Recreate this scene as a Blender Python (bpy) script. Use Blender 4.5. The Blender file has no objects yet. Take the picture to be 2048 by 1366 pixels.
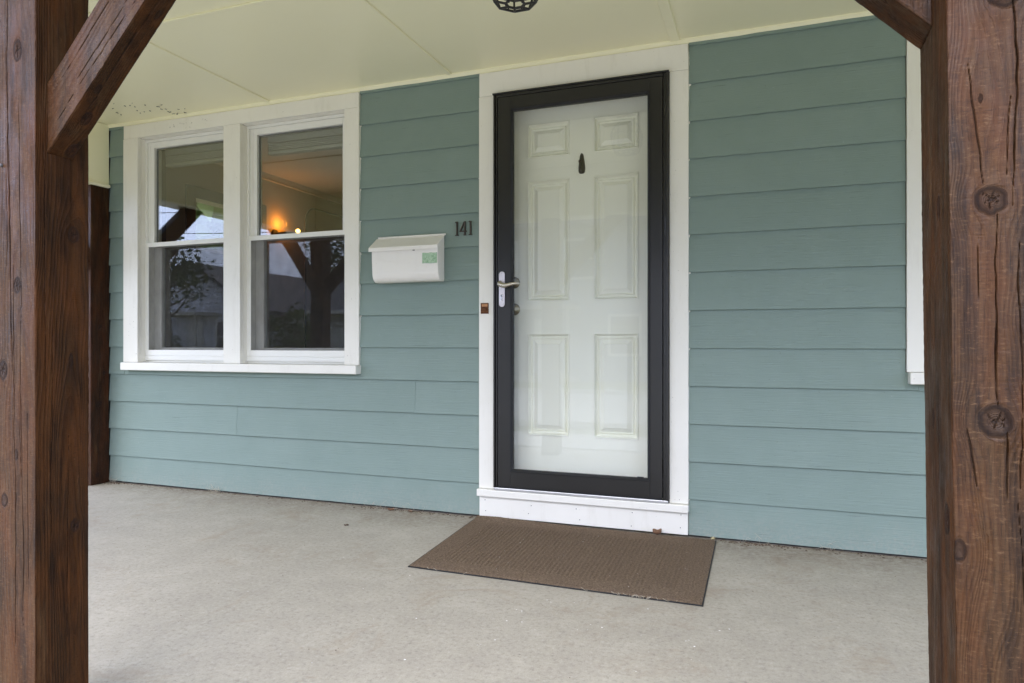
import bpy, bmesh, math, random
import numpy as np
from mathutils import Matrix, Vector

random.seed(7)
R = math.radians
sc = bpy.context.scene
col = sc.collection

# ------------------------------------------------------------------ camera, world, sun, exposure
cam = bpy.data.objects.new("camera", bpy.data.cameras.new("camera"))
col.objects.link(cam)
cam.location = (0, 0, 0.915)
cam.rotation_euler = (R(90), 0, R(20.341))
cam.data.sensor_width = 36
cam.data.lens = 24.21
cam.data.shift_y = 0.00166
cam.data.clip_start = 0.02
cam.data.clip_end = 2000
sc.camera = cam

SUN_EL, SUN_AZ = 42, 180          # overcast, light from the street side
world = bpy.data.worlds.new("World")
sc.world = world
world.use_nodes = True
wn = world.node_tree
wn.nodes.clear()
wo = wn.nodes.new("ShaderNodeOutputWorld")
bg = wn.nodes.new("ShaderNodeBackground")
sky = wn.nodes.new("ShaderNodeTexSky")
sky.sky_type = 'NISHITA'
sky.sun_disc = False
sky.sun_elevation = R(SUN_EL)
sky.sun_rotation = R(SUN_AZ)
sky.air_density = 1.0
sky.dust_density = 3.0
tc = wn.nodes.new("ShaderNodeTexCoord")
mp = wn.nodes.new("ShaderNodeMapping")
mp.inputs['Scale'].default_value = (1, 1, 2.6)
nz = wn.nodes.new("ShaderNodeTexNoise")
nz.inputs['Scale'].default_value = 2.2
nz.inputs['Detail'].default_value = 7
nz.inputs['Roughness'].default_value = 0.55
cr = wn.nodes.new("ShaderNodeValToRGB")
cr.color_ramp.elements[0].position = 0.32
cr.color_ramp.elements[0].color = (4.6, 5.75, 9.4, 1)
cr.color_ramp.elements[1].position = 0.68
cr.color_ramp.elements[1].color = (7.7, 9.0, 13.0, 1)
mx = wn.nodes.new("ShaderNodeMix")
mx.data_type = 'RGBA'
mx.inputs[0].default_value = 0.8
L = wn.links.new
L(tc.outputs['Generated'], mp.inputs[0]); L(mp.outputs[0], nz.inputs['Vector'])
L(nz.outputs[0], cr.inputs[0])
L(sky.outputs[0], mx.inputs[6]); L(cr.outputs[0], mx.inputs[7])
L(mx.outputs[2], bg.inputs[0])
bg.inputs[1].default_value = 0.12
L(bg.outputs[0], wo.inputs[0])

sun = bpy.data.objects.new("sun", bpy.data.lights.new("sun", 'SUN'))
col.objects.link(sun)
sun.data.energy = 1.2
sun.data.angle = R(72)
sun.data.color = (1.0, 0.97, 0.93)
sun.rotation_euler = (R(90 - SUN_EL), 0, R(-12))

sc.view_settings.view_transform = 'Standard'
sc.view_settings.look = 'None'
sc.view_settings.gamma = 1
sc.view_settings.use_curve_mapping = False
sc.view_settings.exposure = 1.63
sc.cycles.use_denoising = True
sc.cycles.max_bounces = 10
sc.cycles.diffuse_bounces = 6
sc.cycles.glossy_bounces = 4
sc.cycles.transparent_max_bounces = 16
sc.cycles.caustics_reflective = False
sc.cycles.caustics_refractive = False
sc.cycles.sample_clamp_indirect = 6

# ------------------------------------------------------------------ materials
class NT:
    def __init__(s, name):
        s.m = bpy.data.materials.new(name); s.m.use_nodes = True
        s.t = s.m.node_tree; s.t.nodes.clear()
        s.out = s.n("OutputMaterial")
        s.tc = s.n("TexCoord"); s.obj = s.tc.outputs['Object']
        s.info = s.n("ObjectInfo")
    def n(s, typ, **kw):
        x = s.t.nodes.new("ShaderNode" + typ)
        for k, v in kw.items():
            if hasattr(x, k) and not k[0].isupper(): setattr(x, k, v)
        return x
    def set(s, sock, v):
        if hasattr(v, 'links'): s.t.links.new(v, sock)
        else:
            if isinstance(v, tuple) and len(v) == 3 and sock.type == 'RGBA': v = v + (1,)
            sock.default_value = v
    def math(s, op, a, b=0.0, c=0.0, clamp=False):
        x = s.n("Math"); x.operation = op; x.use_clamp = clamp
        s.set(x.inputs[0], a); s.set(x.inputs[1], b); s.set(x.inputs[2], c)
        return x.outputs[0]
    def mapv(s, v, scale=(1, 1, 1), rnd=0.0):
        x = s.n("Mapping"); s.set(x.inputs['Vector'], v); x.inputs['Scale'].default_value = scale
        if rnd:
            c = s.n("CombineXYZ")
            for i, f in enumerate((rnd, rnd * 1.7, rnd * 0.6)):
                s.set(c.inputs[i], s.math('MULTIPLY', s.info.outputs['Random'], f))
            s.set(x.inputs['Location'], c.outputs[0])
        return x.outputs[0]
    def noise(s, v, scale, detail=4, rough=0.55, dist=0.0):
        x = s.n("TexNoise"); s.set(x.inputs['Vector'], v); x.inputs['Scale'].default_value = scale
        x.inputs['Detail'].default_value = detail; x.inputs['Roughness'].default_value = rough
        x.inputs['Distortion'].default_value = dist
        return x.outputs[0]
    def ramp(s, f, *stops):
        x = s.n("ValToRGB"); s.set(x.inputs[0], f)
        el = x.color_ramp.elements
        while len(el) < len(stops): el.new(0.5)
        for e, (p, c) in zip(el, stops):
            e.position = p; e.color = c + (1,) if isinstance(c, tuple) else (c, c, c, 1)
        return x.outputs[0]
    def mix(s, f, a, b, mode='MIX'):
        x = s.n("Mix"); x.data_type = 'RGBA'; x.blend_type = mode
        s.set(x.inputs[0], f); s.set(x.inputs[6], a); s.set(x.inputs[7], b)
        return x.outputs[2]
    def attr(s, name):
        x = s.n("Attribute"); x.attribute_name = name
        return x.outputs['Fac']
    def bump(s, h, strength=0.3, dist=0.002, normal=None):
        x = s.n("Bump"); s.set(x.inputs['Height'], h)
        x.inputs['Strength'].default_value = strength; x.inputs['Distance'].default_value = dist
        if normal is not None: s.set(x.inputs['Normal'], normal)
        return x.outputs[0]
    def bsdf(s, color, rough=0.5, metal=0.0, normal=None, spec=0.5, emit=None, es=0.0):
        x = s.n("BsdfPrincipled")
        s.set(x.inputs['Base Color'], color); s.set(x.inputs['Roughness'], rough)
        s.set(x.inputs['Metallic'], metal); s.set(x.inputs['Specular IOR Level'], spec)
        if normal is not None: s.set(x.inputs['Normal'], normal)
        if emit: s.set(x.inputs['Emission Color'], emit); s.set(x.inputs['Emission Strength'], es)
        s.t.links.new(x.outputs[0], s.out.inputs[0])
        return s.m

def simple(name, c, rough=0.5, metal=0.0, var=0.12, scale=30, bump=0.0, spec=0.5):
    n = NT(name)
    f = n.noise(n.mapv(n.obj, rnd=9), scale, 5)
    cc = n.mix(f, tuple(x * (1 - var) for x in c), tuple(min(1, x * (1 + var)) for x in c))
    nm = n.bump(f, bump, 0.002) if bump else None
    rr = n.math('ADD', n.math('MULTIPLY', f, 0.16), rough - 0.08)
    return n.bsdf(cc, rr, metal, nm, spec)

def mat_siding():
    n = NT("siding_paint")
    v = n.mapv(n.obj, (1, 1, 1), 40)
    grain = n.noise(n.mapv(n.obj, (3, 30, 140), 40), 1.6, 6, 0.65)
    fine = n.noise(n.mapv(n.obj, (14, 60, 420), 40), 1.0, 4, 0.7)
    blot = n.noise(v, 5, 6, 0.6)
    c = n.mix(blot, (0.198, 0.264, 0.230), (0.246, 0.312, 0.278))
    c = n.mix(n.math('MULTIPLY', n.info.outputs['Random'], 0.35), c, (0.190, 0.252, 0.222))
    # checks in the old paint: thin dark horizontal flecks, and chalky scuffs
    chk = n.ramp(grain, (0.30, 1.0), (0.36, 0.0))
    spot = n.ramp(n.noise(v, 3.3, 3), (0.46, 0.0), (0.58, 1.0))
    c = n.mix(n.math('MULTIPLY', n.math('MULTIPLY', chk, spot), 0.75), c, (0.10, 0.13, 0.13))
    scuff = n.ramp(n.noise(v, 42, 6, 0.7), (0.66, 0.0), (0.72, 1.0))
    c = n.mix(n.math('MULTIPLY', scuff, 0.22), c, (0.42, 0.47, 0.46))
    dirt = n.ramp(n.noise(v, 160, 2, 0.5), (0.735, 0.0), (0.76, 1.0))
    c = n.mix(n.math('MULTIPLY', dirt, 0.6), c, (0.09, 0.085, 0.07))
    sp = n.n("SeparateXYZ"); n.set(sp.inputs[0], n.obj)
    low = n.math('SUBTRACT', 0.30, n.math('ADD', sp.outputs[2], n.math('MULTIPLY', n.noise(n.mapv(n.obj, (1, 1, 0.6)), 7, 7, 0.75), 0.30)), clamp=True)
    spl = n.math('MULTIPLY', n.math('MULTIPLY', low, 6.0, clamp=True), n.ramp(n.noise(n.obj, 75, 5, 0.75), (0.42, 0.0), (0.62, 1.0)))
    c = n.mix(n.math('MULTIPLY', spl, 0.40), c, (0.36, 0.34, 0.29))
    h = n.math('ADD', n.math('MULTIPLY', grain, 0.8), n.math('MULTIPLY', fine, 0.35))
    nm = n.bump(h, 0.55, 0.003)
    rr = n.math('ADD', n.math('MULTIPLY', blot, 0.2), 0.36)
    return n.bsdf(c, rr, 0, nm, 0.20)

def mat_trim(name, a, b, rough=0.38, dirty=0.85):
    n = NT(name)
    v = n.mapv(n.obj, (1, 1, 1), 30)
    blot = n.noise(v, 4, 6, 0.6)
    c = n.mix(blot, a, b)
    sp = n.ramp(n.noise(v, 120, 2, 0.5), (0.74, 0.0), (0.77, 1.0))
    c = n.mix(n.math('MULTIPLY', sp, dirty), c, (0.22, 0.19, 0.13))
    smear = n.ramp(n.noise(n.mapv(n.obj, (6, 6, 1.2), 30), 3, 5, 0.65), (0.55, 0.0), (0.8, 1.0))
    c = n.mix(n.math('MULTIPLY', smear, 0.28 * dirty), c, (0.48, 0.44, 0.34))
    br = n.noise(n.mapv(n.obj, (60, 60, 6), 30), 2.0, 5, 0.6)
    nm = n.bump(br, 0.16, 0.0015)
    rr = n.math('ADD', n.math('MULTIPLY', blot, 0.2), rough - 0.1)
    return n.bsdf(c, rr, 0, nm, 0.45)

def mat_ceiling():
    n = NT("ceiling_paint")
    v = n.mapv(n.obj, (1, 1, 1), 20)
    blot = n.noise(v, 1.7, 5, 0.6)
    c = n.mix(blot, (0.87, 0.83, 0.585), (0.90, 0.865, 0.63))
    st = n.ramp(n.noise(v, 7, 2, 0.5), (0.70, 0.0), (0.82, 1.0))
    c = n.mix(n.math('MULTIPLY', st, 0.10), c, (0.55, 0.50, 0.36))
    nm = n.bump(n.noise(v, 220, 3), 0.05, 0.001)
    return n.bsdf(c, 0.36, 0, nm, 0.4)

def mat_floor():
    n = NT("painted_concrete")
    v = n.obj
    big = n.noise(v, 1.1, 6, 0.62, 0.4)
    mid = n.noise(v, 7, 8, 0.72)
    grit = n.noise(v, 62, 6, 0.75)
    fine = n.noise(v, 190, 4, 0.75)
    c = n.mix(n.ramp(big, (0.3, 0.0), (0.7, 1.0)), (0.372, 0.332, 0.258), (0.447, 0.402, 0.318))
    c = n.mix(n.math('MULTIPLY', n.ramp(mid, (0.42, 0.0), (0.70, 1.0)), 0.40), c, (0.31, 0.275, 0.222))
    c = n.mix(n.math('MULTIPLY', n.ramp(mid, (0.30, 1.0), (0.46, 0.0)), 0.40), c, (0.50, 0.455, 0.37))
    c = n.mix(n.math('MULTIPLY', n.ramp(grit, (0.32, 1.0), (0.48, 0.0)), 0.75), c, (0.21, 0.188, 0.152))
    c = n.mix(n.math('MULTIPLY', n.ramp(grit, (0.55, 0.0), (0.70, 1.0)), 0.50), c, (0.58, 0.535, 0.44))
    c = n.mix(n.math('MULTIPLY', n.ramp(fine, (0.32, 1.0), (0.46, 0.0)), 0.45), c, (0.19, 0.17, 0.14))
    tan = n.ramp(n.noise(v, 2.6, 8, 0.75, 0.8), (0.54, 0.0), (0.66, 1.0))
    c = n.mix(n.math('MULTIPLY', tan, 0.50), c, (0.29, 0.22, 0.145))
    # dirt swept up against the wall
    sp = n.n("SeparateXYZ"); n.set(sp.inputs[0], v)
    near = n.math('SUBTRACT', n.math('ADD', sp.outputs[1], n.math('MULTIPLY', n.noise(v, 4, 7, 0.75), 0.75)), 3.38, clamp=True)
    near = n.math('MULTIPLY', n.math('MULTIPLY', near, 2.6, clamp=True), n.ramp(n.noise(v, 38, 5, 0.75), (0.40, 0.1), (0.62, 1.0)))
    c = n.mix(n.math('MULTIPLY', near, 0.85), c, (0.15, 0.105, 0.065))
    pit = n.ramp(n.noise(v, 46, 4, 0.65), (0.255, 1.0), (0.30, 0.0))
    c = n.mix(n.math('MULTIPLY', pit, 0.7), c, (0.10, 0.085, 0.07))
    scr = n.ramp(n.noise(n.mapv(v, (1.0, 7, 1)), 9, 6, 0.75, 0.6), (0.69, 0.0), (0.73, 1.0))
    c = n.mix(n.math('MULTIPLY', scr, 0.35), c, (0.60, 0.57, 0.52))
    h = n.math('ADD', n.math('MULTIPLY', grit, 0.6), n.math('SUBTRACT', n.math('MULTIPLY', fine, 0.4), n.math('MULTIPLY', pit, 0.8)))
    nm = n.bump(h, 0.55, 0.004)
    rr = n.math('ADD', n.math('MULTIPLY', mid, 0.4), 0.36)
    return n.bsdf(c, rr, 0, nm, 0.35)

def mat_wood(name, light, mid, dark, red, rough=0.4):
    n = NT(name)
    v = n.obj
    fib = n.noise(n.mapv(v, (1, 1, 0.03), 5), 300, 5, 0.72)
    blot = n.noise(n.mapv(v, (1, 1, 0.3), 5), 16, 5, 0.6)
    blot2 = n.noise(n.mapv(v, (1, 1, 0.14), 11), 24, 4, 0.6)
    saw = n.noise(n.mapv(v, (0.05, 0.05, 1), 5), 330, 3, 0.6)
    ring = n.attr("ring")
    rf = n.math('FRACT', n.math('ADD', ring, n.math('MULTIPLY', fib, 0.45)))
    band = n.ramp(rf, (0.0, 0.15), (0.35, 0.0), (0.62, 0.45), (0.86, 1.0), (0.97, 0.75), (1.0, 0.15))
    amt = n.math('MULTIPLY', band, n.ramp(blot2, (0.3, 0.45), (0.65, 1.0)))
    wea = n.attr("face_light")  # per-face tone: shade of sides and undersides put into the stain colour
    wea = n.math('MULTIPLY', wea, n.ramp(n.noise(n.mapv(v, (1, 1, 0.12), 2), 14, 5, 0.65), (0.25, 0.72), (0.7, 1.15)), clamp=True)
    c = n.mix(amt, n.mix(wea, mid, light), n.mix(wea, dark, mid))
    c = n.mix(n.math('MULTIPLY', n.ramp(fib, (0.34, 1.0), (0.49, 0.0)), 0.85), c, dark)
    c = n.mix(n.ramp(blot, (0.40, 0.0), (0.66, 0.8)), c, red)
    c = n.mix(n.ramp(blot2, (0.30, 0.8), (0.47, 0.0)), c, dark)
    c = n.mix(n.math('MULTIPLY', n.ramp(blot2, (0.55, 0.0), (0.72, 1.0)), 0.45), c, (0.125, 0.068, 0.030))
    wear = n.ramp(n.noise(n.mapv(v, (1, 1, 0.25), 8), 55, 6, 0.75), (0.64, 0.0), (0.72, 1.0))
    c = n.mix(n.math('MULTIPLY', wear, 0.30), c, (0.20, 0.10, 0.045))
    chat = n.noise(n.mapv(v, (1, 1, 3.2), 4), 95, 4, 0.75)
    c = n.mix(n.math('MULTIPLY', n.ramp(chat, (0.30, 1.0), (0.46, 0.0)), 0.55), c, dark)
    c = n.mix(n.math('MULTIPLY', n.math('MULTIPLY', n.ramp(chat, (0.56, 0.0), (0.70, 1.0)), wea), 0.55), c, (0.17, 0.095, 0.045))
    kn = n.attr("knot")
    c = n.mix(n.math('MULTIPLY', kn, 0.62), c, (0.016, 0.011, 0.010))
    ck = n.attr("crack")
    c = n.mix(n.math('MULTIPLY', ck, 0.86), c, (0.008, 0.005, 0.004))
    h = n.math('ADD', n.math('MULTIPLY', band, 0.7), n.math('MULTIPLY', fib, 0.9))
    h = n.math('ADD', h, n.math('MULTIPLY', saw, 0.35))
    h = n.math('SUBTRACT', h, n.math('MULTIPLY', ck, 2.0))
    nm = n.bump(h, 0.7, 0.0022)
    rr = n.math('ADD', n.math('MULTIPLY', n.ramp(n.noise(n.mapv(v, (1, 1, 0.4)), 22, 5, 0.7), (0.35, 0.0), (0.65, 1.0)), 0.42), n.math('SUBTRACT', rough - 0.04, n.math('MULTIPLY', wea, 0.10)))
    return n.bsdf(c, rr, 0, nm, n.math('ADD', 0.09, n.math('MULTIPLY', wea, 0.14)))

def mat_glass(name, gain=1.0, tint=(0.97, 0.98, 0.97)):
    n = NT(name)
    g = n.n("NewGeometry")
    ior = n.math('ADD', 1.5, n.math('MULTIPLY', g.outputs['Backfacing'], 1 / 1.5 - 1.5))
    fr = n.n("Fresnel"); n.set(fr.inputs['IOR'], ior)
    f = n.math('MULTIPLY', fr.outputs[0], gain, clamp=True)
    tr = n.n("BsdfTransparent"); n.set(tr.inputs[0], tint)
    gl = n.n("BsdfGlossy"); gl.inputs['Roughness'].default_value = 0.0
    n.set(gl.inputs['Color'], (1, 1, 1))
    x = n.n("MixShader"); n.set(x.inputs[0], f)
    n.t.links.new(tr.outputs[0], x.inputs[1]); n.t.links.new(gl.outputs[0], x.inputs[2])
    n.t.links.new(x.outputs[0], n.out.inputs[0])
    return n.m

def mat_screen():
    n = NT("insect_screen")
    w = n.noise(n.mapv(n.obj, (1, 1, 0.6), 3), 18, 3)
    f = n.math('ADD', 0.17, n.math('MULTIPLY', w, 0.14))
    tr = n.n("BsdfTransparent")
    df = n.n("BsdfDiffuse"); n.set(df.inputs[0], (0.045, 0.045, 0.043))
    x = n.n("MixShader"); n.set(x.inputs[0], f)
    n.t.links.new(tr.outputs[0], x.inputs[1]); n.t.links.new(df.outputs[0], x.inputs[2])
    n.t.links.new(x.outputs[0], n.out.inputs[0])
    return n.m

def mat_mat():
    n = NT("mat_fibre")
    v = n.obj
    f = n.ramp(n.noise(v, 125, 5, 0.85), (0.34, 0.0), (0.66, 1.0))
    b = n.noise(v, 6, 5, 0.6)
    c = n.mix(f, (0.040, 0.027, 0.016), (0.35, 0.248, 0.160))
    c = n.mix(n.math('MULTIPLY', b, 0.5), c, (0.185, 0.135, 0.095))
    fl = n.ramp(n.noise(v, 150, 1), (0.765, 0.0), (0.785, 1.0))
    c = n.mix(n.math('MULTIPLY', fl, 0.6), c, (0.42, 0.38, 0.32))
    return n.bsdf(c, 0.9, 0, n.bump(f, 0.8, 0.004), 0.15)

def mat_rust():
    n = NT("rust")
    f = n.noise(n.obj, 180, 6, 0.7)
    c = n.ramp(f, (0.3, (0.035, 0.014, 0.006)), (0.55, (0.14, 0.05, 0.015)), (0.75, (0.28, 0.13, 0.05)))
    return n.bsdf(c, 0.85, 0.1, n.bump(f, 0.8, 0.002))

def mat_sticker():
    n = NT("green_sticker")
    f = n.noise(n.mapv(n.obj, (1, 1, 1)), 70, 4, 0.6)
    f2 = n.noise(n.mapv(n.obj, (1, 1, 3)), 190, 3, 0.6)
    c = n.ramp(f, (0.35, (0.25, 0.40, 0.24)), (0.5, (0.36, 0.52, 0.34)), (0.66, (0.50, 0.62, 0.45)))
    c = n.mix(n.ramp(f2, (0.33, 0.6), (0.42, 0.0)), c, (0.10, 0.26, 0.13))
    return n.bsdf(c, 0.4)

def mat_grass():
    n = NT("lawn")
    f = n.noise(n.obj, 3, 8, 0.7); g = n.noise(n.obj, 60, 4, 0.7)
    c = n.mix(f, (0.17, 0.175, 0.055), (0.23, 0.235, 0.08))
    c = n.mix(n.math('MULTIPLY', g, 0.5), c, (0.22, 0.21, 0.09))
    return n.bsdf(c, 0.8, 0, n.bump(g, 0.8, 0.03), 0.2)

def mat_shingle():
    n = NT("roof_shingle")
    f = n.noise(n.obj, 9, 6, 0.7)
    return n.bsdf(n.mix(f, (0.06, 0.058, 0.06), (0.13, 0.125, 0.125)), 0.85, 0, n.bump(f, 0.4, 0.02))

def mat_leaf(name, a, b):
    n = NT(name)
    f = n.noise(n.obj, 2.2, 4)
    c = n.mix(n.noise(n.obj, 30, 2), n.mix(f, a, b), b)
    return n.bsdf(c, 0.55, 0, None, 0.3)

M = {}
M['siding'] = mat_siding()
M['trim'] = mat_trim("trim_paint", (0.77, 0.745, 0.66), (0.84, 0.815, 0.735))
M['vinyl'] = mat_trim("window_vinyl", (0.78, 0.77, 0.71), (0.82, 0.81, 0.755), 0.34, 0.2)
M['enamel'] = mat_trim("mailbox_enamel", (0.80, 0.77, 0.70), (0.84, 0.81, 0.745), 0.34, 0.35)
M['ceiling'] = mat_ceiling()
M['floor'] = mat_floor()
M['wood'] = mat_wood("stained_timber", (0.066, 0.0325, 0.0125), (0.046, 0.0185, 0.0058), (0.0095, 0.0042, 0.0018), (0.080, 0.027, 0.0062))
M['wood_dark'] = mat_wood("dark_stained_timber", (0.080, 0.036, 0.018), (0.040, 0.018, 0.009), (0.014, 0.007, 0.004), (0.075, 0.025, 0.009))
M['black'] = simple("black_aluminium", (0.013, 0.012, 0.010), 0.36, 0, 0.15, 12)
M['gasket'] = simple("black_rubber", (0.010, 0.010, 0.010), 0.65, 0, 0.2, 40)
M['door'] = mat_trim("door_paint", (0.82, 0.815, 0.705), (0.85, 0.845, 0.735), 0.36, 0.05)
M['nickel'] = simple("satin_nickel", (0.52, 0.48, 0.40), 0.30, 1, 0.08, 60)
M['aged_nickel'] = simple("aged_nickel", (0.26, 0.235, 0.17), 0.34, 1, 0.15, 60)
M['plate'] = simple("brushed_plate", (0.62, 0.58, 0.585), 0.42, 0.85, 0.06, 90)
M['alu'] = simple("mill_aluminium", (0.62, 0.62, 0.62), 0.4, 0.9, 0.08, 60)
M['bronze'] = simple("dark_bronze", (0.045, 0.036, 0.028), 0.42, 0.6, 0.3, 60, 0.2)
M['iron'] = simple("dark_number_metal", (0.075, 0.062, 0.048), 0.5, 0.4, 0.3, 90, 0.2)
M['chrome'] = simple("lock_chrome", (0.75, 0.74, 0.72), 0.2, 1, 0.05, 60)
M['keyhole'] = simple("keyhole_dark", (0.01, 0.01, 0.01), 0.6)
M['win_glass'] = mat_glass("window_glass", 2.4, (0.93, 0.95, 0.93))
M['door_glass'] = mat_glass("storm_glass", 0.8, (0.99, 0.995, 0.99))
M['screen'] = mat_screen()
M['mat'] = mat_mat()
M['rust'] = mat_rust()
M['contact'] = simple("old_wood_chip", (0.42, 0.20, 0.085), 0.7, 0, 0.3, 90)
M['sticker'] = mat_sticker()
M['dead_leaf'] = simple("dead_leaf", (0.20, 0.105, 0.055), 0.75, 0, 0.4, 60)
M['pale_leaf'] = simple("pale_leaf", (0.55, 0.47, 0.26), 0.7, 0, 0.25, 60)
M['debris'] = simple("dirt_debris", (0.10, 0.065, 0.04), 0.9, 0, 0.5, 90)
M['straw'] = simple("straw_fibre", (0.46, 0.40, 0.30), 0.85, 0, 0.3, 60)
M['speck'] = simple("mud_speck", (0.035, 0.028, 0.020), 0.9, 0, 0.4, 60)
M['fleck'] = simple("white_paint_fleck", (0.78, 0.77, 0.74), 0.6)
M['nail'] = simple("nail_head", (0.10, 0.09, 0.085), 0.5, 0.6)
M['frost'] = simple("lamp_glass", (0.62, 0.60, 0.50), 0.25)
M['grass'] = mat_grass()
M['asphalt'] = simple("asphalt", (0.43, 0.405, 0.345), 0.85, 0, 0.3, 8, 0.3)
M['pave'] = simple("pavement_concrete", (0.55, 0.515, 0.43), 0.8, 0, 0.12, 6, 0.2)
M['shingle'] = mat_shingle()
M['n_grey'] = simple("grey_house_siding", (0.27, 0.28, 0.30), 0.6, 0, 0.12, 5)
M['n_pale'] = simple("pale_grey_house_siding", (0.66, 0.67, 0.70), 0.6, 0, 0.2, 3)
M['n_cream'] = simple("cream_house_siding", (0.66, 0.65, 0.60), 0.6, 0, 0.1, 5)
M['n_pane'] = simple("dark_pane", (0.02, 0.023, 0.028), 0.08)
M['leaf_a'] = mat_leaf("tree_leaf", (0.035, 0.065, 0.016), (0.085, 0.13, 0.035))
M['leaf_b'] = mat_leaf("bush_leaf", (0.07, 0.13, 0.025), (0.14, 0.21, 0.05))
M['bark'] = simple("bark", (0.075, 0.058, 0.044), 0.9, 0, 0.4, 20, 0.5)
M['wire'] = simple("cable", (0.02, 0.02, 0.022), 0.6)
M['in_wall'] = simple("interior_paint", (0.36, 0.28, 0.21), 0.7, 0, 0.05, 3)
M['in_ceil'] = simple("interior_ceiling_paint", (0.62, 0.55, 0.47), 0.7, 0, 0.04, 3)
M['in_floor'] = simple("interior_floorboards", (0.14, 0.08, 0.045), 0.4, 0, 0.25, 6)
M['in_dark'] = simple("dark_frame", (0.03, 0.028, 0.026), 0.5)
M['blind'] = simple("blind_vinyl", (0.30, 0.29, 0.24), 0.5, 0, 0.05, 20)
nb = NT("lit_bulb"); M['bulb'] = nb.bsdf((1, 0.8, 0.5), 0.4, 0, None, 0.5, (1.0, 0.55, 0.12), 3.5)

# ------------------------------------------------------------------ builders
def tag(o, label=None, cat=None, group=None, kind=None):
    if label: o['label'] = label
    if cat: o['category'] = cat
    if group: o['group'] = group
    if kind: o['kind'] = kind
    return o

def empty(name, loc=(0, 0, 0), label=None, cat=None, group=None, kind='thing', parent=None):
    o = bpy.data.objects.new(name, None); col.objects.link(o)
    o.location = loc; o.empty_display_size = 0.1
    if parent is not None:
        o.parent = parent; o.location = Vector(loc) - wloc(parent)
    return tag(o, label, cat, group, kind if parent is None else None)

def wloc(o):
    v = Vector((0, 0, 0))
    while o is not None:
        v += Vector(o.location); o = o.parent
    return v

class MB:
    def __init__(s): s.v = []; s.f = []
    def add(s, vs, fs):
        k = len(s.v); s.v += [tuple(p) for p in vs]; s.f += [tuple(i + k for i in f) for f in fs]; return s
    def box(s, x0, x1, y0, y1, z0, z1):
        return s.add([(x0, y0, z0), (x1, y0, z0), (x1, y1, z0), (x0, y1, z0), (x0, y0, z1), (x1, y0, z1), (x1, y1, z1), (x0, y1, z1)],
                     [(0, 3, 2, 1), (4, 5, 6, 7), (0, 1, 5, 4), (1, 2, 6, 5), (2, 3, 7, 6), (3, 0, 4, 7)])
    def prism(s, pts, fn0, fn1):            # pts 2-D, counter-clockwise; fn maps (a,b) to a point
        n = len(pts)
        vs = [fn0(*p) for p in pts] + [fn1(*p) for p in pts]
        fs = [tuple(range(n - 1, -1, -1)), tuple(range(n, 2 * n))]
        fs += [(i, (i + 1) % n, n + (i + 1) % n, n + i) for i in range(n)]
        return s.add(vs, fs)
    def rings(s, rs, cap=True):             # loft through rings of equal length
        n = len(rs[0]); vs = [p for r in rs for p in r]; fs = []
        for k in range(len(rs) - 1):
            for i in range(n):
                j = (i + 1) % n
                fs.append((k * n + i, k * n + j, (k + 1) * n + j, (k + 1) * n + i))
        if cap: fs += [tuple(range(n - 1, -1, -1)), tuple(range((len(rs) - 1) * n, len(rs) * n))]
        return s.add(vs, fs)
    def tube(s, path, r, n=8):
        path = [Vector(p) for p in path]; rs = []
        for i, p in enumerate(path):
            d = (path[min(i + 1, len(path) - 1)] - path[max(i - 1, 0)]).normalized()
            a = d.orthogonal().normalized() if i == 0 else (a0 - d * a0.dot(d)).normalized()
            a0 = a; b = d.cross(a)
            rr = r[i] if isinstance(r, (list, tuple)) else r
            rs.append([tuple(p + (a * math.cos(t) + b * math.sin(t)) * rr) for t in [2 * math.pi * k / n for k in range(n)]])
        return s.rings(rs)
    def lathe(s, prof, org, axis='z', n=24):  # prof [(r, h)]
        rs = []
        for r, h in prof:
            ring = []
            for k in range(n):
                t = 2 * math.pi * k / n; a, b = r * math.cos(t), r * math.sin(t)
                q = {'z': (a, b, h), 'y': (a, -h, b), 'x': (h, a, b)}[axis]
                ring.append((org[0] + q[0], org[1] + q[1], org[2] + q[2]))
            rs.append(ring)
        return s.rings(rs)
    def build(s, name, mat, parent=None, bevel=0.0, smooth=False, seg=2):
        me = bpy.data.meshes.new(name)
        o = bpy.data.objects.new(name, me); col.objects.link(o)
        off = wloc(parent) if parent is not None else Vector((0, 0, 0))
        me.from_pydata([tuple(Vector(p) - off) for p in s.v], [], s.f)
        bm = bmesh.new(); bm.from_mesh(me)
        bmesh.ops.recalc_face_normals(bm, faces=bm.faces); bm.to_mesh(me); bm.free()
        if smooth:
            for p in me.polygons: p.use_smooth = True
        me.materials.append(M[mat])
        if parent is not None: o.parent = parent
        if bevel:
            b = o.modifiers.new("bevel", 'BEVEL'); b.width = bevel; b.segments = seg; b.limit_method = 'ANGLE'; b.angle_limit = R(40)
            if smooth is False:
                for p in me.polygons: p.use_smooth = False
        return o

def bx(name, mat, parent, x0, x1, y0, y1, z0, z1, bevel=0.0015):
    return MB().box(x0, x1, y0, y1, z0, z1).build(name, mat, parent, bevel)

def hash3(x, y, z, seed):
    h = (x.astype(np.int64) * 374761393 + y.astype(np.int64) * 668265263 + z.astype(np.int64) * 1440662683 + seed * 982451653) & 0xffffffff
    h = ((h ^ (h >> 13)) * 1274126177) & 0xffffffff
    h = ((h ^ (h >> 15)) * 2246822519) & 0xffffffff
    return ((h ^ (h >> 16)) & 0xffff) / 65535.0

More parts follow.
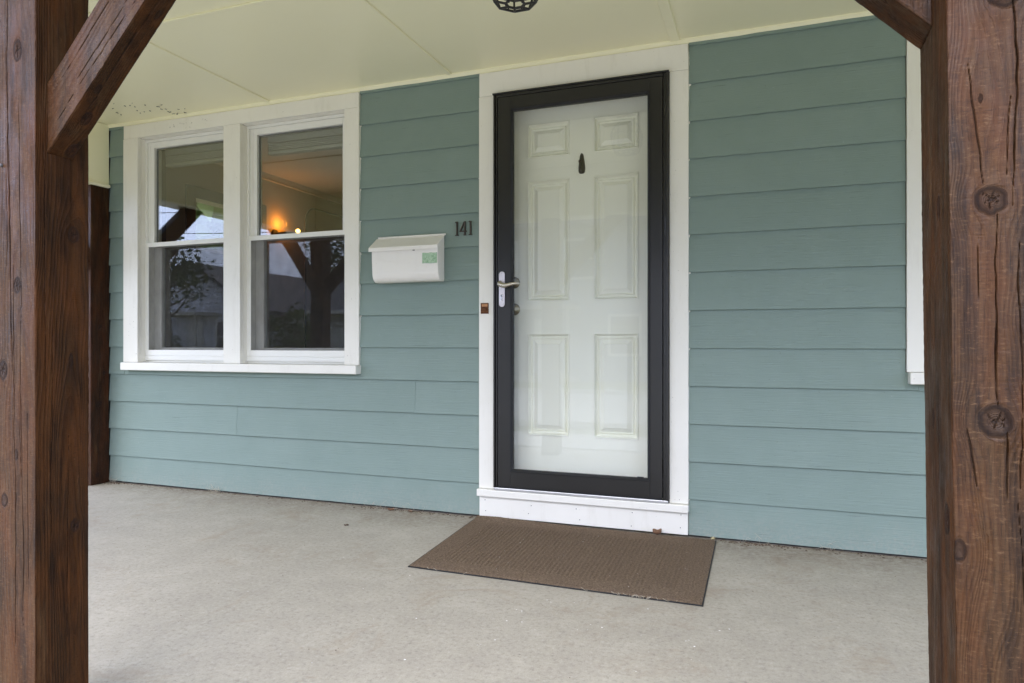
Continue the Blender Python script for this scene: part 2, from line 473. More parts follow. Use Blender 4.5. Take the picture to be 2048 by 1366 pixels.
def vnoise(x, y, z, seed=0):
    x, y, z = np.broadcast_arrays(np.asarray(x, float), np.asarray(y, float), np.asarray(z, float))
    xi, yi, zi = np.floor(x), np.floor(y), np.floor(z)
    fx, fy, fz = x - xi, y - yi, z - zi
    fx, fy, fz = [t * t * (3 - 2 * t) for t in (fx, fy, fz)]
    r = 0
    for i in (0, 1):
        for j in (0, 1):
            for k in (0, 1):
                r = r + hash3(xi + i, yi + j, zi + k, seed) * (fx if i else 1 - fx) * (fy if j else 1 - fy) * (fz if k else 1 - fz)
    return r * 2 - 1

def timber(name, A, Bd, Lz, parent, mat, origin, basis=None, seed=1, fine=(1, 1, 0, 0), dz=0.004, ds=0.0016,
           knots=(), cracks=(), pith=(0.02, 0.09), tilt=(0.0, 0.0), spacing=0.0055, miter=(0, 0), lean=None, zlo=0.0, wane=0.004, rough=1.0, face_light=(1, 0.12, 0.3, 0.2)):
    """A sawn timber along its own z: growth rings from a pith line, knots the grain flows round, drying cracks."""
    half = (A / 2, Bd / 2, A / 2, Bd / 2); oth = (Bd / 2, A / 2, Bd / 2, A / 2)
    fid, ss = [], []
    for f in range(4):
        n = max(6, int(2 * half[f] / (ds if fine[f] else 0.012)))
        e = np.linspace(-half[f], half[f], n + 1)[:-1]
        fid += [f] * n; ss += list(e)
    fid = np.array(fid); ss = np.array(ss)
    z = np.linspace(zlo, Lz, max(4, int((Lz - zlo) / dz)))
    FI, Z = np.meshgrid(fid, z); S, _ = np.meshgrid(ss, z)
    nx = np.array([0, 1, 0, -1])[FI]; ny = np.array([-1, 0, 1, 0])[FI]
    tx = np.array([1, 0, -1, 0])[FI]; ty = np.array([0, 1, 0, -1])[FI]
    hf = np.array(half)[FI]; of = np.array(oth)[FI]
    X = nx * of + tx * S; Y = ny * of + ty * S
    # grain field
    Sx = S.copy()
    knot = np.zeros_like(Z); crack = np.zeros_like(Z); disp = np.zeros_like(Z); kring = np.zeros_like(Z); kw = np.zeros_like(Z)
    for kk, (f, s0, z0, r, asp, *ext) in enumerate(knots):
        m = FI == f; spr = ext[0] if ext else 2.1 * r; krn = random.Random(seed * 100 + kk)
        ang = np.arctan2((Z - z0) / asp, S - s0)
        d = np.hypot(S - s0, (Z - z0) / asp)
        rr = r * (1 + 0.10 * vnoise(np.cos(ang) * 2 + 9, np.sin(ang) * 2, z0 * 17, seed))
        g = np.exp(-(d / spr) ** 2)
        Sx = np.where(m, s0 + (Sx - s0) * (1 - 0.92 * g), Sx)
        inn = 1 / (1 + np.exp((d - rr) / (0.08 * r)))
        kw = np.maximum(kw, np.where(m, inn, 0)); kring = np.where(m & (inn > 0.02), d / (0.16 * r), kring)
        rim = np.exp(-((d - rr) / (0.22 * r)) ** 2)
        star = np.zeros_like(d)
        for a0 in [q * 1.1 + krn.uniform(-0.35, 0.35) for q in range(krn.choice((5, 6)))]:
            lim = krn.uniform(0.5, 0.98)
            da = np.abs((ang - a0 - 0.25 * d / r + 0.25 * vnoise(d * 160, a0 * 9, z0 * 31, seed) + np.pi) % (2 * np.pi) - np.pi)
            star = np.maximum(star, np.exp(-(da * d / (0.0009 * (1.15 - d / rr * 0.8).clip(0.3))) ** 2) * (d < rr * lim))
        if r > 0.009:
            crack = np.maximum(crack, np.where(m, star * 0.9, 0))
        knot = np.maximum(knot, np.where(m, np.maximum(inn * 0.6, rim), 0))
        disp += np.where(m, 0.0012 * g * rough - 0.0012 * rim - 0.0016 * star * (r > 0.009), 0)
    Xg = nx * of + tx * Sx; Yg = ny * of + ty * Sx
    wob = 0.006 * vnoise(Xg * 9, Yg * 9, Z * 2.2, seed) + 0.0035 * vnoise(Xg * 30, Yg * 30, Z * 7, seed + 3)
    px = pith[0] + tilt[0] * Z + 0.014 * vnoise(0, 0, Z * 1.4, seed + 5)
    py = pith[1] + tilt[1] * Z + 0.014 * vnoise(7, 0, Z * 1.4, seed + 6)
    Zl = Z
    rad_ = np.hypot(Xg - px, Yg - py) + wob
    ring = rad_ / spacing + 2.2 * vnoise(rad_ * 30, 0, seed * 1.7, seed + 41) + 0.7 * vnoise(rad_ * 85, Zl * 2.0, seed * 1.1, seed + 42)
    ring = ring * (1 - kw) + kring * kw
    for (f, s0, z0, z1, slope, w, amp) in cracks:
        m = FI == f
        tz = np.clip((Z - z0) / (z1 - z0), 0, 1)
        line = s0 + slope * (Z - z0) + 1.3 * amp * vnoise(s0 * 91, 0, Z * 7, seed + 11) + amp * 0.35 * vnoise(s0 * 57, 3, Z * 40, seed + 12)
        wid = max(w, 0.0010 if abs(slope) > 0.03 else 0.0008) * (0.35 + 0.65 * np.sin(np.pi * tz) ** 0.5) * (0.75 + 0.4 * vnoise(s0 * 31, 5, Z * 22, seed + 13))
        on = ((Z > z0) & (Z < z1))
        c = np.where(m & on, np.exp(-((S - line) / np.maximum(wid, 2e-4)) ** 2), 0)
        crack = np.maximum(crack, c); disp -= 0.004 * c * min(1.0, w / 0.0012)
    disp += 0.0012 * vnoise(X * 14, Y * 14, Z * 3, seed + 21) + 0.0005 * rough * vnoise(X * 120, Y * 120, Z * 9, seed + 22) + 0.00012 * rough * vnoise(X * 12, Y * 12, Z * 160, seed + 23)
    # worn arrises
    dc = np.minimum(hf - S, S + hf)
    rw = wane * (0.55 + 0.9 * np.clip(vnoise(nx * 3 + ty, ny * 3 + tx, Z * 5, seed + 31), -0.4, 1)) + 0.0012 * vnoise(S * 200, FI, Z * 120, seed + 32)
    q = np.clip(1 - dc / np.maximum(rw, 1e-4), 0, 1)
    disp -= rw * (1 - np.sqrt(np.clip(1 - q * q, 0, 1))) * 0.8
    X = X + nx * disp; Y = Y + ny * disp
    corner = (S <= -hf + 1e-6)
    X = np.where(corner, X + tx * rw * 0.45, X); Y = np.where(corner, Y + ty * rw * 0.45, Y)
    Zo = Z.copy()
    if miter[0] or miter[1]:
        t = (Z - zlo) / (Lz - zlo)
        Zo = (zlo + miter[0] * X) * (1 - t) + (Lz + miter[1] * X) * t
    if lean is not None:
        dx, dy = lean(Z); X = X + dx; Y = Y + dy
    P = np.stack([X, Y, Zo], -1)
    nr, nc = Z.shape
    co = P.reshape(-1, 3)
    if basis is not None: co = co @ np.array(basis).T
    i = np.arange(nr - 1)[:, None] * nc; j = np.arange(nc)[None]
    a = i + j; b = i + (j + 1) % nc
    quads = np.stack([a, b, b + nc, a + nc], -1).reshape(-1, 4)
    me = bpy.data.meshes.new(name)
    nv = len(co); nq = len(quads)
    loops = np.concatenate([quads.ravel(), np.arange(nc)[::-1], np.arange(nc) + (nr - 1) * nc]).astype(np.int32)
    starts = np.concatenate([np.arange(nq) * 4, [nq * 4, nq * 4 + nc]]).astype(np.int32)
    me.vertices.add(nv); me.vertices.foreach_set("co", co.astype(np.float32).ravel())
    me.loops.add(len(loops)); me.loops.foreach_set("vertex_index", loops)
    me.polygons.add(nq + 2); me.polygons.foreach_set("loop_start", starts)
    me.update(calc_edges=True); me.validate()
    me.polygons.foreach_set("use_smooth", np.concatenate([np.ones(nq, bool), [False, False]]))
    face_lit = np.array(face_light, float)[FI]  # one value per face: front painted lighter, other faces darker as if shaded
    for nm, arr in (("ring", ring), ("knot", knot), ("crack", crack), ("face_light", face_lit)):
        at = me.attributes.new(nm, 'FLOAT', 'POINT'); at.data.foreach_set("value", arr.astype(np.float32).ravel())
    me.materials.append(M[mat])
    o = bpy.data.objects.new(name, me); col.objects.link(o)
    if parent is not None: o.parent = parent
    o.location = Vector(origin) - (wloc(parent) if parent is not None else Vector((0, 0, 0)))
    return o

# ------------------------------------------------------------------ large setting
WY = 3.35                     # siding face
CZ = 2.352                    # porch ceiling
G = -0.45                     # ground level
tag(MB().box(-150, 150, -150, 80, G - 0.5, G).build("ground", 'grass'), kind='structure')
pf = tag(MB().box(-4.32, 3.2, 0.93, 3.44, -0.14, 0.0).build("porch_floor", 'floor', None, 0.006), kind='structure')
tag(MB().box(-4.28, 3.16, 0.99, 3.4, G - 0.02, -0.14).build("porch_foundation", 'pave'), kind='structure')
tag(MB().box(-60, 60, -11.4, -4.2, G - 0.3, G + 0.004).build("street", 'asphalt'), kind='structure')
for y0, y1 in ((-11.55, -11.4), (-4.2, -4.05)):
    tag(MB().box(-60, 60, y0, y1, G - 0.2, G + 0.12).build("kerb", 'pave', None, 0.02), kind='structure')
pv = empty("pavement", (0, -2.6, G), kind='structure')
slab = None
for i in range(28):
    x = -22 + i * 1.22
    if slab is None: slab = bx("slab", 'pave', pv, x, x + 1.205, -3.2, -1.9, G - 0.1, G + 0.03, 0.006); x00 = x
    else:
        c = slab.copy(); col.objects.link(c); c.location.x += x - x00
dwv = empty("driveway", (-2, -1.5, G), kind='structure')
dslab = None
for i in range(5):
    for j in range(2):
        xa, ya = -9.2 + i * 2.4, -1.86 + j * 1.28
        if dslab is None: dslab = bx("slab", 'pave', dwv, xa, xa + 2.388, ya, ya + 1.268, G - 0.12, G + 0.012, 0.006); xya = (xa, ya)
        else:
            c = dslab.copy(); col.objects.link(c); c.location.x += xa - xya[0]; c.location.y += ya - xya[1]
st = empty("porch_step", (-0.9, 0.8, G), kind='structure')
bx("step_tread", 'pave', st, -1.6, 0.0, 0.62, 0.925, G - 0.05, -0.2, 0.008)

# house wall: backing with openings, clapboards as parts
hw = empty("house_wall", (-1.0, WY, 0), kind='structure')
m = MB()
wy0, wy1 = WY + 0.004, 3.58
OPEN = [(-3.84, -2.21, 0.78, 2.25), (-1.36, -0.41, 0.12, 2.22), (0.63, 2.26, 0.78, 2.25)]
xs = [-4.6, -3.84, -2.21, -1.36, -0.41, 0.63, 2.26, 3.6]
m.box(xs[0], xs[1], wy0, wy1, G, 4.2); m.box(xs[2], xs[3], wy0, wy1, G, 4.2); m.box(xs[4], xs[5], wy0, wy1, G, 4.2); m.box(xs[6], xs[7], wy0, wy1, G, 4.2)
for x0, x1, z0, z1 in OPEN:
    m.box(x0, x1, wy0, wy1, G, z0); m.box(x0, x1, wy0, wy1, z1, 4.2)
m.build("sheathing", 'in_dark', hw)

EXP = 0.1783; ZR = 0.892
def clapboard(x0, x1, z0, z1, butt=True, seed=0, drop=True):
    """Bevel siding: thick butt at the bottom, thinner top tucked under the next board."""
    rnd = random.Random(seed * 77 + int(x0 * 1000))
    n = max(2, int((x1 - x0) / 0.07)); rs = []
    lap = 0.022
    ph = rnd.random() * 9
    for i in range(n + 1):
        x = x0 + (x1 - x0) * i / n
        w = 0.0009 * math.sin(x * 3.1 + ph) + rnd.uniform(-0.0007, 0.0007)
        wb = 0.0011 * math.sin(x * 2.3 + ph * 2) + rnd.uniform(-0.0006, 0.0006)
        yb = WY - 0.0165 + w; yt = WY - 0.0015; zb = z0 + wb; zt = z1 + (lap if drop else 0)
        fr = (z1 - z0) / EXP
        ym = yb + (yt - 0.0012 - yb) * 0.5 * fr
        ye = yb + (yt - 0.0012 - yb) * fr
        rs.append([(x, yb + 0.0006, zb), (x, yb, zb + 0.0007), (x, ym + w * 0.5, (zb + zt) / 2), (x, ye, zt), (x, WY + 0.002, zt), (x, WY + 0.002, zb)])
    o = MB().rings(rs).build("clapboard", 'siding', hw)
    for p in o.data.polygons: p.use_smooth = False
    return o
sd = 0
for k in range(-5, 9):
    z0 = ZR + k * EXP; z1 = z0 + EXP; drop = True
    if k == -5: z0 = 0.012
    if z1 > 2.345: z1 = 2.345; drop = False
    spans = []
    if z1 < 0.742:                                   # under the windows
        butts = {-2: [-1.80], -3: [-3.02], 0: []}.get(k, [])
        e = [-4.07] + butts + [-1.418]
        spans += [(e[i] + (0.0009 if i else 0), e[i + 1] - (0.0009 if i < len(e) - 2 else 0)) for i in range(len(e) - 1)]
        spans += [(-0.347, 3.3)]
    else:
        spans += [(-4.07, -3.934), (-2.15, -1.418), (-0.347, 0.553), (2.35, 3.3)]
    for a, b in spans:
        sd += 1
        clapboard(a, b, z0, z1, True, sd, drop)
    if k == -1:
        clapboard(-3.9335, -3.89, z0, 0.7905, True, 93, False); clapboard(0.5535, 0.60, z0, 0.7905, True, 94, False); clapboard(-2.19, -2.1505, z0, 0.7905, True, 95, False); clapboard(-3.889, -2.191, z0, 0.741, True, 91, False); clapboard(0.601, 2.34, z0, 0.741, True, 92, False)

nh = MB(); rn = random.Random(19)
for k in range(-5, 8):
    for x in [q * 0.405 - 4.0 for q in range(0, 20)]:
        x += rn.uniform(-0.03, 0.03); z = ZR + k * EXP + 0.028 + rn.uniform(-0.004, 0.004)
        if -1.44 < x < -0.33 or x > 3.2: continue
        if z > 0.70 and (-3.95 < x < -2.13 or x > 0.54): continue
        if rn.random() < 0.35: continue
        nh.lathe([(0.0, 0.0006), (0.0026, 0.0004), (0.0030, -0.0015)], (x, WY - 0.0145, z), 'y', 7)
tag(nh.build("siding_nails", 'siding', hw), kind='stuff')

# house body above and behind, porch roof
tag(MB().box(-4.75, 3.7, 0.62, 3.40, 2.42, 2.50).build("porch_roof", 'shingle'), kind='structure')
tag(MB().box(-4.62, 3.62, 3.30, 9.2, 4.2, 4.35).build("house_roof", 'shingle'), kind='structure')

# ceiling: boards between battens
pc = empty("porch_ceiling", (-1.0, 2.3, CZ), kind='structure')
bat_x = [-2.78, -1.588, -0.41, 0.79, 1.98]
ex = [-4.2] + bat_x + [3.1]
for i in range(len(ex) - 1):
    for y0, y1 in ((1.05, 2.345), (2.347, 3.352)):
        bx("ceiling_panel", 'ceiling', pc, ex[i] + 0.001, ex[i + 1] - 0.001, y0, y1, CZ, CZ + 0.012, 0.0008)
for i, x in enumerate(bat_x):
    w = (0.019, 0.015, 0.023, 0.018, 0.018)[i]
    for y0, y1 in ((1.06, 2.333), (2.361, 3.322)):
        m = MB(); m.prism([(-w, 0), (-w, -0.004), (-w + 0.003, -0.0075), (w - 0.003, -0.0075), (w, -0.004), (w, 0)],
                          lambda a, b, y=y0: (x + a, y, CZ + b - 0.0006), lambda a, b, y=y1: (x + a, y, CZ + b - 0.0006))
        m.build("batten", 'ceiling', pc)
bx("batten", 'ceiling', pc, -4.06, 3.05, 2.334, 2.360, CZ - 0.0085, CZ - 0.0005, 0.002)
for i in range(len(ex) - 1):
    x0 = ex[i] + (0.0005 if i else 0.13); x1 = ex[i + 1] - 0.0005
    m = MB(); m.prism([(0, 0), (-0.020, 0), (-0.019, -0.008), (-0.006, -0.0225), (0, -0.0225)],
                      lambda a, b: (x0, 3.344 + a, CZ + b - 0.0006), lambda a, b: (x1, 3.344 + a, CZ + b - 0.0006))
    m.build("ceiling_trim", 'ceiling', pc)

# ------------------------------------------------------------------ boxed headers of the porch
def header(name, x0, x1, y0, y1):
    h = empty(name, ((x0 + x1) / 2, (y0 + y1) / 2, 1.935), kind='structure')
    bx("header_box", 'ceiling', h, x0, x1, y0, y1, 1.958, 2.35, 0.003)
    bx("ledge_trim", 'ceiling', h, x0 - 0.02, x1 + 0.02, y0 - (0.02 if y1 - y0 < 0.5 else -0.021), y1 + 0.02 if y1 - y0 < 0.5 else y1 - 0.002, 1.934, 1.957, 0.008)
header("side_header", -4.21, -4.07, 1.27, 3.335)
header("front_header", -4.21, 3.12, 1.11, 1.262)

# ------------------------------------------------------------------ porch posts
s2 = math.sqrt(0.5)
def brace(parent, face_pt, dirx, A, Bd, zb, seed, knots=(), cracks=(), fine=(1, 1, 0, 1), mat='wood', ds=0.0018, alongy=False, dz=0.004):
    """45 degree knee brace: foot on the post at face_pt, head under the header. dirx: +1 or -1."""
    h = A / s2
    z_c = zb + h / 2
    Lz = (1.934 - z_c) / s2
    if not alongy:
        if dirx > 0: B = [[s2, 0, s2], [0, 1, 0], [-s2, 0, s2]]; mt = (-1, 1)
        else: B = [[s2, 0, -s2], [0, 1, 0], [s2, 0, s2]]; mt = (1, -1)
    else:
        if dirx > 0: B = [[0, -1, 0], [s2, 0, s2], [-s2, 0, s2]]; mt = (-1, 1)
        else: B = [[0, -1, 0], [s2, 0, -s2], [s2, 0, s2]]; mt = (1, -1)
    o = timber("knee_brace", A, Bd, Lz, parent, mat, (face_pt[0], face_pt[1], z_c), B, seed, fine, dz, ds, knots, cracks,
               (0.01, 0.07), (0.02, 0.0), 0.0048, mt, face_light=(1, 0.12, 0.3, 0.12))  # brace underside gets the painted shade tone
    return o

# left foreground post
lp = empty("porch_post", (-1.6675, 1.1865, 0), "dark stained timber post with long drying cracks, cut by the left picture edge", "porch post", "timber posts carrying the porch roof")
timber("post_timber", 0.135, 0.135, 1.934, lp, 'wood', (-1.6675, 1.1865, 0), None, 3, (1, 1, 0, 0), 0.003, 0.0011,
       knots=[(0, -0.037, 0.541, 0.009, 1.5), (0, 0.008, 1.052, 0.010, 1.6), (0, -0.041, 0.851, 0.012, 1.7), (0, 0.008, 1.607, 0.012, 1.9), (0, 0.003, 0.651, 0.005, 2.2),
              (1, 0.026, 1.181, 0.012, 1.5), (1, 0.03, 0.467, 0.010, 1.3), (1, 0.02, 0.874, 0.004, 3.5)],
       cracks=[(0, 0.001, 0.2, 1.10, -0.004, 0.0011, 0.004), (0, -0.012, 0.85, 1.75, -0.020, 0.0016, 0.004), (0, 0.022, 1.0, 1.5, -0.02, 0.0009, 0.003),
               (0, 0.03, 0.25, 0.80, -0.018, 0.0008, 0.004), (0, -0.03, 1.1, 1.8, 0.0, 0.0008, 0.004), (0, 0.018, 0.6, 1.0, 0.0, 0.0006, 0.003), (0, 0.045, 0.35, 0.75, -0.015, 0.0006, 0.002),
               (1, -0.03, 0.45, 0.95, 0.01, 0.0007, 0.004), (1, 0.012, 0.2, 0.7, 0.01, 0.0006, 0.003), (1, -0.045, 0.8, 1.4, 0.0, 0.0006, 0.003)],
       pith=(0.025, 0.02), tilt=(-0.012, 0.014), spacing=0.0052)
brace(lp, (-1.6, 1.1795), 1, 0.117, 0.065, 1.366, 8,
      knots=[(1, -0.012, 0.17, 0.006, 1.6), (1, 0.004, 0.10, 0.010, 1.4), (1, 0.012, 0.36, 0.005, 1.8), (1, 0.018, 0.02, 0.012, 1.2)],
      cracks=[(0, -0.03, 0.05, 0.62, 0.01, 0.0008, 0.003), (0, 0.015, 0.12, 0.5, -0.01, 0.0006, 0.003), (0, 0.03, 0.02, 0.4, 0.02, 0.0007, 0.003), (1, -0.008, 0.05, 0.6, 0.015, 0.0009, 0.003)])
nl = MB().lathe([(0.0, 0.004), (0.0035, 0.0035), (0.0045, 0.001), (0.0045, -0.002)], (-1.7145, 1.1185, 1.340), 'y', 12).build("bolt_head", 'nail', lp)

# right foreground post, very slightly out of plumb
rp = empty("porch_post", (0.327, 1.190, 0), "rough stained timber post with two big round knots, cut by the right picture edge", "porch post", "timber posts carrying the porch roof")
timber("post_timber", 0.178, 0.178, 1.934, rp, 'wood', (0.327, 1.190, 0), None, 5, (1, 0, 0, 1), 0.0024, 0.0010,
       knots=[(0, -0.040, 1.110, 0.0165, 1.0), (0, -0.039, 0.809, 0.0175, 1.06), (0, -0.020, 1.392, 0.017, 1.0), (0, -0.084, 0.632, 0.007, 1.8, 0.03), (0, -0.006, 0.47, 0.003, 1.5, 0.045), (0, 0.004, 0.955, 0.002, 1.6, 0.02), (0, -0.05, 1.25, 0.002, 2.4, 0.03),
              (3, 0.03, 1.115, 0.008, 1.8), (3, 0.055, 0.665, 0.011, 1.6), (3, -0.02, 0.80, 0.006, 2.2)],
       cracks=[(0, -0.013, 1.10, 1.42, 0.014, 0.0012, 0.004), (0, -0.034, 0.83, 1.092, -0.004, 0.0013, 0.003), (0, -0.046, 1.13, 1.30, -0.09, 0.0007, 0.003), (0, -0.03, 0.70, 0.795, 0.05, 0.0009, 0.003),
               (0, -0.062, 0.72, 0.80, -0.12, 0.0007, 0.002), (0, -0.008, 0.72, 1.05, 0.01, 0.0009, 0.004), (0, -0.055, 0.95, 1.06, 0.0, 0.0005, 0.003), (0, -0.020, 1.14, 1.25, 0.03, 0.0007, 0.004),
               (0, -0.01, 0.45, 0.7, 0.0, 0.0008, 0.004), (3, 0.0, 0.7, 0.86, 0.05, 0.0009, 0.004), (3, 0.035, 1.17, 1.25, 0.0, 0.0007, 0.002), (3, 0.03, 0.5, 0.66, 0.0, 0.0009, 0.003)],
       pith=(0.045, -0.055), tilt=(-0.004, 0.030), spacing=0.0047,
       lean=lambda Z: (0.0095 * (0.905 - Z), 0.020 * (Z - 0.905)), wane=0.006, rough=1.6)
brace(rp, (0.2335, 1.238), -1, 0.117, 0.090, 1.392, 12,
      knots=[(3, -0.005, 0.055, 0.0045, 1.2), (3, 0.022, 0.075, 0.0045, 1.2)],
      cracks=[(0, -0.01, 0.1, 0.5, 0.01, 0.0007, 0.003)], fine=(1, 0, 0, 1))

# corner posts: seen mirrored in the windows
cp = empty("porch_post", (-4.14, 1.188, 0), "corner timber post of the porch, seen only mirrored in the right window pane", "porch post", "timber posts carrying the porch roof")
timber("post_timber", 0.14, 0.14, 1.934, cp, 'wood_dark', (-4.14, 1.188, 0), None, 14, (0, 0, 0, 0), 0.02, 0.01)
brace(cp, (-4.07, 1.188), 1, 0.117, 0.07, 1.366, 15, fine=(0, 0, 0, 0), ds=0.01, dz=0.02, mat='wood_dark')
brace(cp, (-4.14, 1.258), 1, 0.117, 0.07, 1.366, 16, fine=(0, 0, 0, 0), ds=0.01, dz=0.02, alongy=True, mat='wood_dark')
ep = empty("porch_post", (2.98, 1.188, 0), "timber post at the far right corner of the porch, outside the picture", "porch post", "timber posts carrying the porch roof")
timber("post_timber", 0.14, 0.14, 1.934, ep, 'wood_dark', (2.98, 1.188, 0), None, 18, (0, 0, 0, 0), 0.02, 0.01)
brace(ep, (2.91, 1.188), -1, 0.117, 0.07, 1.366, 19, fine=(0, 0, 0, 0), ds=0.01, dz=0.02, mat='wood_dark')
# pilaster against the wall
pl = empty("wall_post", (-4.14, 3.284, 0), "dark brown timber post standing against the siding under the white side header", "porch post", "timber posts carrying the porch roof")
timber("post_timber", 0.14, 0.130, 1.934, pl, 'wood_dark', (-4.14, 3.270, 0), None, 21, (1, 1, 0, 0), 0.008, 0.003,
       knots=[(1, -0.01, 0.52, 0.012, 1.4), (1, 0.03, 0.72, 0.010, 1.3), (1, -0.02, 0.06, 0.012, 1.2), (1, 0.0, 1.02, 0.010, 1.5)], cracks=[(1, 0.0, 0.2, 0.9, 0.0, 0.001, 0.005)])
brace(pl, (-4.14, 3.203), -1, 0.117, 0.07, 1.366, 22, fine=(0, 0, 0, 0), ds=0.01, dz=0.02, alongy=True, mat='wood_dark')

# ------------------------------------------------------------------ windows
def double_window(x, label, sill_in=0.0):
    """Pair of double-hung vinyl windows in one flat casing. x: left outer edge of the casing."""
    w = empty("porch_window", (x + 0.89, WY, 0.79), label, "window", "double windows on the porch wall")
    X = lambda v: x + (v + 3.934)
    CY = 3.325
    bx("casing", 'trim', w, X(-3.934), X(-3.809), CY, 3.352, 0.792, 2.2405, 0.0025)
    bx("casing", 'trim', w, X(-3.11), X(-2.983), CY, 3.3525, 0.792, 2.2405, 0.0025)
    bx("casing", 'trim', w, X(-2.245), X(-2.150), CY, 3.352, 0.792, 2.2405, 0.0025)
    bx("head_casing", 'trim', w, X(-3.932), X(-2.152), CY + 0.0015, 3.352, 2.2415, 2.3275, 0.0025)
    bx("sill", 'trim', w, X(-3.914) + sill_in, X(-2.143), 3.285, 3.44, 0.742, 0.791, 0.004)
    for a, b in ((-3.809, -3.11), (-2.983, -2.245)):
        # liners of the opening
        f = MB(); f.box(X(a) - 0.02, X(a), 3.3535, 3.46, 0.792, 2.2405); f.box(X(b), X(b) + 0.02, 3.3535, 3.46, 0.792, 2.2405)
        f.box(X(a), X(b), 3.3535, 3.46, 2.2405, 2.2605)
        f.build("jamb", 'trim', w, 0.001)
        fl = 0.016
        f = MB(); y0 = 3.384
        f.box(X(a), X(a) + fl, y0, 3.50, 0.835, 2.2395); f.box(X(b) - fl, X(b), y0, 3.50, 0.835, 2.2395)
        f.box(X(a) + fl, X(b) - fl, y0, 3.50, 2.222, 2.2395)
        f.build("vinyl_frame", 'vinyl', w, 0.0015)
        f = MB(); f.box(X(a), X(b), y0 - 0.004, 3.50, 0.805, 0.834); f.box(X(a), X(b), y0 + 0.008, 3.5, 0.792, 0.8045)
        f.build("vinyl_sill", 'vinyl', w, 0.0015)
        a2, b2 = a + fl + 0.001, b - fl - 0.001
        # upper sash
        sh = MB(); y0, y1 = 3.392, 3.425
        l, r, t, bt = 0.052, 0.040, 0.038, 0.030
        sh.box(X(a2), X(a2) + l, y0, y1, 1.54, 2.221); sh.box(X(b2) - r, X(b2), y0, y1, 1.54, 2.221)
        sh.box(X(a2) + l, X(b2) - r, y0, y1, 2.221 - t, 2.221); sh.box(X(a2) + l, X(b2) - r, y0, y1, 1.54, 1.54 + bt)
        us = sh.build("upper_sash", 'vinyl', w, 0.002)
        # stepped beads round the pane
        MB().box(X(a2) + 0.020, X(a2) + 0.024, y0 - 0.004, y0 - 0.0002, 1.57, 2.20).build("glazing_bead", 'vinyl', us)
        MB().box(X(a2) + l - 0.002, X(b2) - r + 0.002, 3.408, 3.412, 1.57 - 0.002, 2.221 - t + 0.002).build("pane", 'win_glass', us)
        g = MB(); gx0, gx1, gz0, gz1 = X(a2) + l, X(b2) - r, 1.57, 2.221 - t
        g.box(gx0, gx0 + 0.007, 3.4125, 3.42, gz0, gz1); g.box(gx1 - 0.004, gx1, 3.4125, 3.42, gz0, gz1); g.box(gx0 + 0.007, gx1 - 0.004, 3.4125, 3.42, gz1 - 0.012, gz1)
        g.build("spacer", 'gasket', us)
        # lower sash, set further in
        sh = MB(); y0, y1 = 3.440, 3.472
        lb, rb, tb, bb = 0.062, 0.020, 0.030, 0.052
        sh.box(X(a2), X(a2) + lb, y0, y1, 0.8345, 1.575); sh.box(X(b2) - rb, X(b2), y0, y1, 0.8345, 1.575)
        sh.box(X(a2) + lb, X(b2) - rb, y0, y1, 1.575 - tb, 1.575); sh.box(X(a2) + lb, X(b2) - rb, y0, y1, 0.8345, 0.8345 + bb)
        ls = sh.build("lower_sash", 'vinyl', w, 0.002)
        MB().box(X(a2) + lb - 0.002, X(b2) - rb + 0.002, 3.455, 3.459, 0.8345 + bb - 0.002, 1.575 - tb + 0.002).build("pane", 'win_glass', ls)
        # outer half screen
        sf = MB(); y0, y1 = 3.380, 3.3905
        l = 0.014
        sf.box(X(a2), X(a2) + l, y0, y1, 0.8345, 1.568); sf.box(X(b2) - l, X(b2), y0, y1, 0.8345, 1.568)
        sf.box(X(a2) + l, X(b2) - l, y0, y1, 1.540, 1.568); sf.box(X(a2) + l, X(b2) - l, y0, y1, 0.8345, 0.872)
        hs = sf.build("screen_frame", 'vinyl', w, 0.0015)
        MB().box(X(a2) + l - 0.001, X(b2) - l + 0.001, 3.385, 3.3854, 0.871, 1.541).build("screen_mesh", 'screen', hs)
    return w
lw = double_window(-3.934, "pair of white sash windows left of the mailbox, lit lamp showing through")
rw_ = double_window(0.556, "white window casing half hidden behind the right foreground post", -0.014)
# stacked blinds behind the upper panes
for i, (a, b, lab) in enumerate(((-3.77, -3.15, "raised pale blind at the top of the left pane, nearer the wall post"), (-2.93, -2.29, "raised pale blind at the top of the right pane, above the lit lamp"))):
    bl = empty("window_blind", ((a + b) / 2, 3.53, 2.1), lab, "blind", "raised blinds inside the double window")
    bx("head_rail", 'blind', bl, a, b, 3.505, 3.55, 2.165, 2.215, 0.002)
    for k in range(4):
        bx("slat", 'blind', bl, a + 0.005, b - 0.005, 3.505 - 0.001 * k, 3.548, 2.150 - 0.011 * k, 2.158 - 0.011 * k, 0.002)
    bx("bottom_rail", 'blind', bl, a + 0.003, b - 0.003, 3.503, 3.55, 2.092, 2.112, 0.003)

